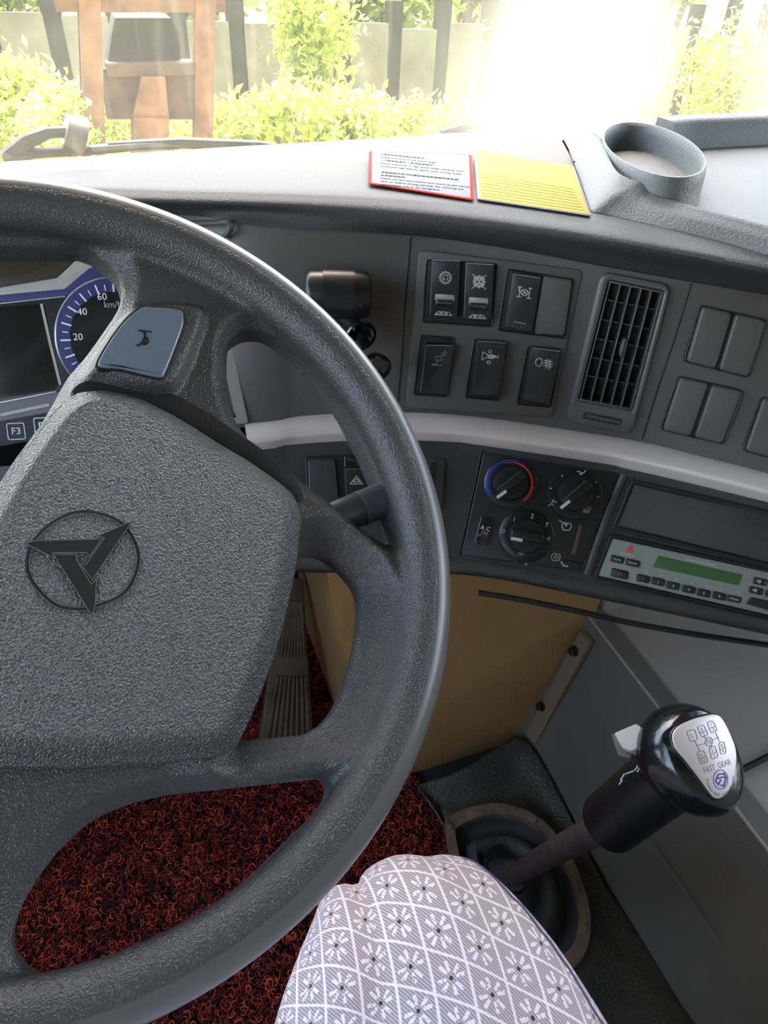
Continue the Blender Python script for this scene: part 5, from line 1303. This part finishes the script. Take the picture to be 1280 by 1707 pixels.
tube_mb([wp(4, 262), wp(60, 255), wp(150, 250), wp(240, 243), wp(300, 242)], [.012, .010, .010, .009, .008], 8, flat=.6).build('wiper_arm', MAT['wiper'], WIP)
tube_mb([wp(10, 264), wp(45, 235), wp(80, 221), wp(130, 218)], [.010, .009, .007, .006], 8).build('wiper_arm', MAT['wiper'], WIP)
tube_mb([wp(108, 216), wp(140, 228)], [.018, .022], 12).build('pivot_cap', MAT['fascia'], WIP)
tube_mb([wp(30, 272), wp(150, 268), wp(300, 258), wp(430, 246), wp(505, 253)], [.006, .006, .006, .006, .003], 8, flat=.6).build('wiper_blade', MAT['wiper'], WIP)
tube_mb([wp(180, 243), wp(300, 238), wp(430, 243), wp(500, 250)], [.005, .007, .007, .003], 8).build('blade_carrier', MAT['wiper'], WIP)
tube_mb([wp(325, 262), wp(380, 252), wp(440, 244)], [.006, .008, .006], 8).build('blade_link', MAT['wiper'], WIP)
W2 = empty('wiper', wp(760, 225), 'second windscreen wiper, pale in the glare above the two cards', 'wiper')
tube_mb([wp(705, 234), wp(740, 227), wp(800, 224)], [.012, .010, .009], 8, flat=.6).build('wiper_arm', MAT['wiper'], W2)
tube_mb([wp(735, 222), wp(770, 212), wp(820, 206)], [.005, .006, .003], 8).build('wiper_blade', MAT['wiper'], W2)
# cowl outside, below the glass
c0_ = [gp[i]+np.array([0, .015, -.02]) for i in sel]; c1_ = [p+np.array([0, .16, -.03]) for p in c0_]; c2_ = [p+np.array([0, .02, -.5]) for p in c1_]
fixn(mesh('trim_3', [p for r in (c0_, c1_, c2_) for p in r], [(k*n+i, k*n+i+1, (k+1)*n+i+1, (k+1)*n+i) for k in range(2) for i in range(n-1)], plain('cowl_yellow_paint', (.55, .42, .10), .5), None)); tag(bpy.data.objects['trim_3'], kind='structure')

# ================================================================ OUTSIDE
GZ = -1.25
tag(box_mb(-12, 22, 1.5, 26, GZ-.1, GZ).build('ground', MAT['ground']), kind='structure')
# fence of broad slabs between dark posts
FYc = lambda x: 8.0
fen = empty('fence', (2, 8, GZ), 'fence of broad pale slabs between dark posts running across behind the shrubs', 'fence')
xs = -3.4; random.seed(3)
while xs < 8.6:
    wv = .54
    box_mb(xs+.075, xs+wv-.075, 8.0, 8.06, GZ, .50+random.uniform(-.05, .05)).build('slab_panel', MAT['fence'], fen)
    box_mb(xs-.085, xs+.085, 8.02, 8.10, GZ, .80+random.uniform(-.1, .2)).build('post', MAT['fencedark'], fen)
    xs += wv
# rusty machine frame
mf = empty('machine_frame', aty(250, 235, 5), 'rusty orange steel machine frame holding a dark box, standing in front of the cab', 'machine')
def bar(name, u0, v0, u1, v1, wpx, y, mat='orange_rust', dep=.12):
    a, b = aty(u0, v0, y), aty(u1, v1, y); d = nrm(b-a); nn = np.cross(d, [0, 1, 0]); hw = wpx/2/FPX*np.linalg.norm(np.array([(a-CC)@CF]))
    return prism_mb([a-nn*hw, b-nn*hw, b+nn*hw, a+nn*hw], (0, dep, 0)).build(name, MAT[mat], mf)
bar('upright_post', 145, -120, 166, 420, 36, 5); bar('upright_post', 345, -120, 337, 420, 34, 5)
bar('side_brace', 132, -120, 145, 300, 14, 5.3, 'brownbox'); bar('cross_beam', 90, 4, 375, 6, 26, 5.03)
bar('lower_plate', 172, 158, 330, 160, 72, 5.05, 'brownbox', .1)
P = [aty(u, v, 5.15) for u, v in ((192, 30), (285, 30), (300, 55), (300, 118), (178, 122), (186, 60))]
prism_mb(P, (0, .4, 0)).build('dark_box', plain('dark_machine_box', (.014, .011, .007), .7), mf)
P = [aty(u, v, 5.0) for u, v in ((178, 108), (325, 105), (325, 125), (178, 128))]; prism_mb(P, (0, .2, 0)).build('box_base', MAT['brownbox'], mf)
P = [aty(u, v, 4.95) for u, v in ((222, 196), (282, 198), (280, 420), (226, 420))]; prism_mb(P, (0, .2, 0)).build('lower_post', MAT['orange_rust'], mf)
P = [aty(u, v, 4.97) for u, v in ((236, 128), (275, 128), (282, 198), (222, 196))]; prism_mb(P, (0, .08, 0)).build('centre_gusset', MAT['orange_rust'], mf)
def leaves(name, c, size, N, ls, mat, seed, label, cat, group, shape='bush', trunk=True):
    rg = np.random.default_rng(seed)
    # several clumps make one crown
    nc = 14; cl_ = rg.normal(0, .45, (nc, 3))*np.array(size)*.8+np.array(c)
    if shape == 'tall': cl_[:, 2] = c[2]+rg.uniform(-.9, .9, nc)*size[2]
    w_ = rg.integers(0, nc, N); p = cl_[w_]+rg.normal(0, .22, (N, 3))*np.array(size)
    p[:, 2] = np.maximum(p[:, 2], GZ+.03)
    a = rg.normal(0, 1, (N, 3)); a /= np.linalg.norm(a, axis=1, keepdims=True); b = np.cross(a, rg.normal(0, 1, (N, 3))); b /= np.linalg.norm(b, axis=1, keepdims=True); cc_ = np.cross(a, b)
    s = ls*rg.uniform(.6, 1.3, (N, 1))
    V = np.stack([p-a*s, p+b*s*.42+cc_*s*.1, p+a*s, p-b*s*.42+cc_*s*.1], 1).reshape(-1, 3)
    Q = np.arange(N*4).reshape(-1, 4)
    e = empty(name, (c[0], c[1], GZ), label, cat, group)
    o = nmesh('foliage', V, Q, MAT[mat], e); o['label'] = 'mass of small leaves'
    at = o.data.attributes.new('rnd', 'FLOAT', 'POINT'); at.data.foreach_set('value', np.repeat(rg.uniform(0, 1, N), 4).astype(np.float32))
    mb = MB()
    for q_ in cl_[:9]:
        base_ = np.array([c[0]+rg.normal(0, .05), c[1]+rg.normal(0, .05), GZ-.02]); mid_ = base_*.5+q_*.5+rg.normal(0, .05, 3); tube_mb(spline([base_, mid_, q_], 3), .012 if shape != 'tree' else .05, 6, mb)
    mb.build('stems', MAT['bark'], e)
    return e
lab = 'sunlit yellow green shrub growing in front of the fence'
gr = 'sunlit shrubs in front of the fence'
spots = [(35, 190, 5.6, .40, .34, 'at the left edge, left of the rusty frame'), (105, 205, 5.0, .22, .22, 'low beside the left post of the rusty frame'), (395, 225, 5.2, .30, .28, 'low, just right of the rusty frame'), (500, 90, 6.2, .32, .80, 'the tallest, right of the rusty frame'), (560, 215, 5.0, .42, .26, 'low below the tallest shrub'), (650, 235, 5.2, .4, .26, 'low under the middle fence slabs'), (760, 225, 5.6, .45, .24, 'low in the glare above the cards'), (960, 200, 6.0, .6, .35, 'lost in the glare by the cup ring'), (1220, 150, 6.0, .7, .6, 'at the right edge above the tray'), (880, 110, 6.8, .6, .8, 'bleached by glare in the middle of the glass'), (250, 225, 6.5, .5, .28, 'seen through the legs of the rusty frame')]
for i, (u, v, y, sx_, sz_, wh) in enumerate(spots):
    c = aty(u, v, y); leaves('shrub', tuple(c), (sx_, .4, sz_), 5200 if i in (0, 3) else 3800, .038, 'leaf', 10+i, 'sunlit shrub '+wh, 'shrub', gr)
for i, (x_, y_, z_, wh) in enumerate(((-1.2, 9.6, 1.0, 'behind the fence at the left'), (1.0, 10.0, 1.3, 'behind the rusty frame'), (2.9, 9.4, 1.1, 'behind the middle fence slabs'), (5.0, 10.2, 1.6, 'behind the fence in the glare'), (7.6, 9.8, 1.4, 'behind the fence at the right'), (9.8, 9.0, 1.2, 'beyond the right edge of the fence'))):
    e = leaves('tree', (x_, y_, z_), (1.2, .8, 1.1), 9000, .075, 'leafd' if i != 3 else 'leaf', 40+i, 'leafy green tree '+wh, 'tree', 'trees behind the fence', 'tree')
# leaning slim trunk at the right
tag(tube_mb([aty(1020, 190, 7), aty(1060, 90, 7), aty(1108, -20, 7), aty(1140, -120, 7)], [.06, .06, .05, .05], 10).build('leaning_trunk', MAT['bark']), 'slim leaning tree trunk in front of the fence, upper right', 'trunk')
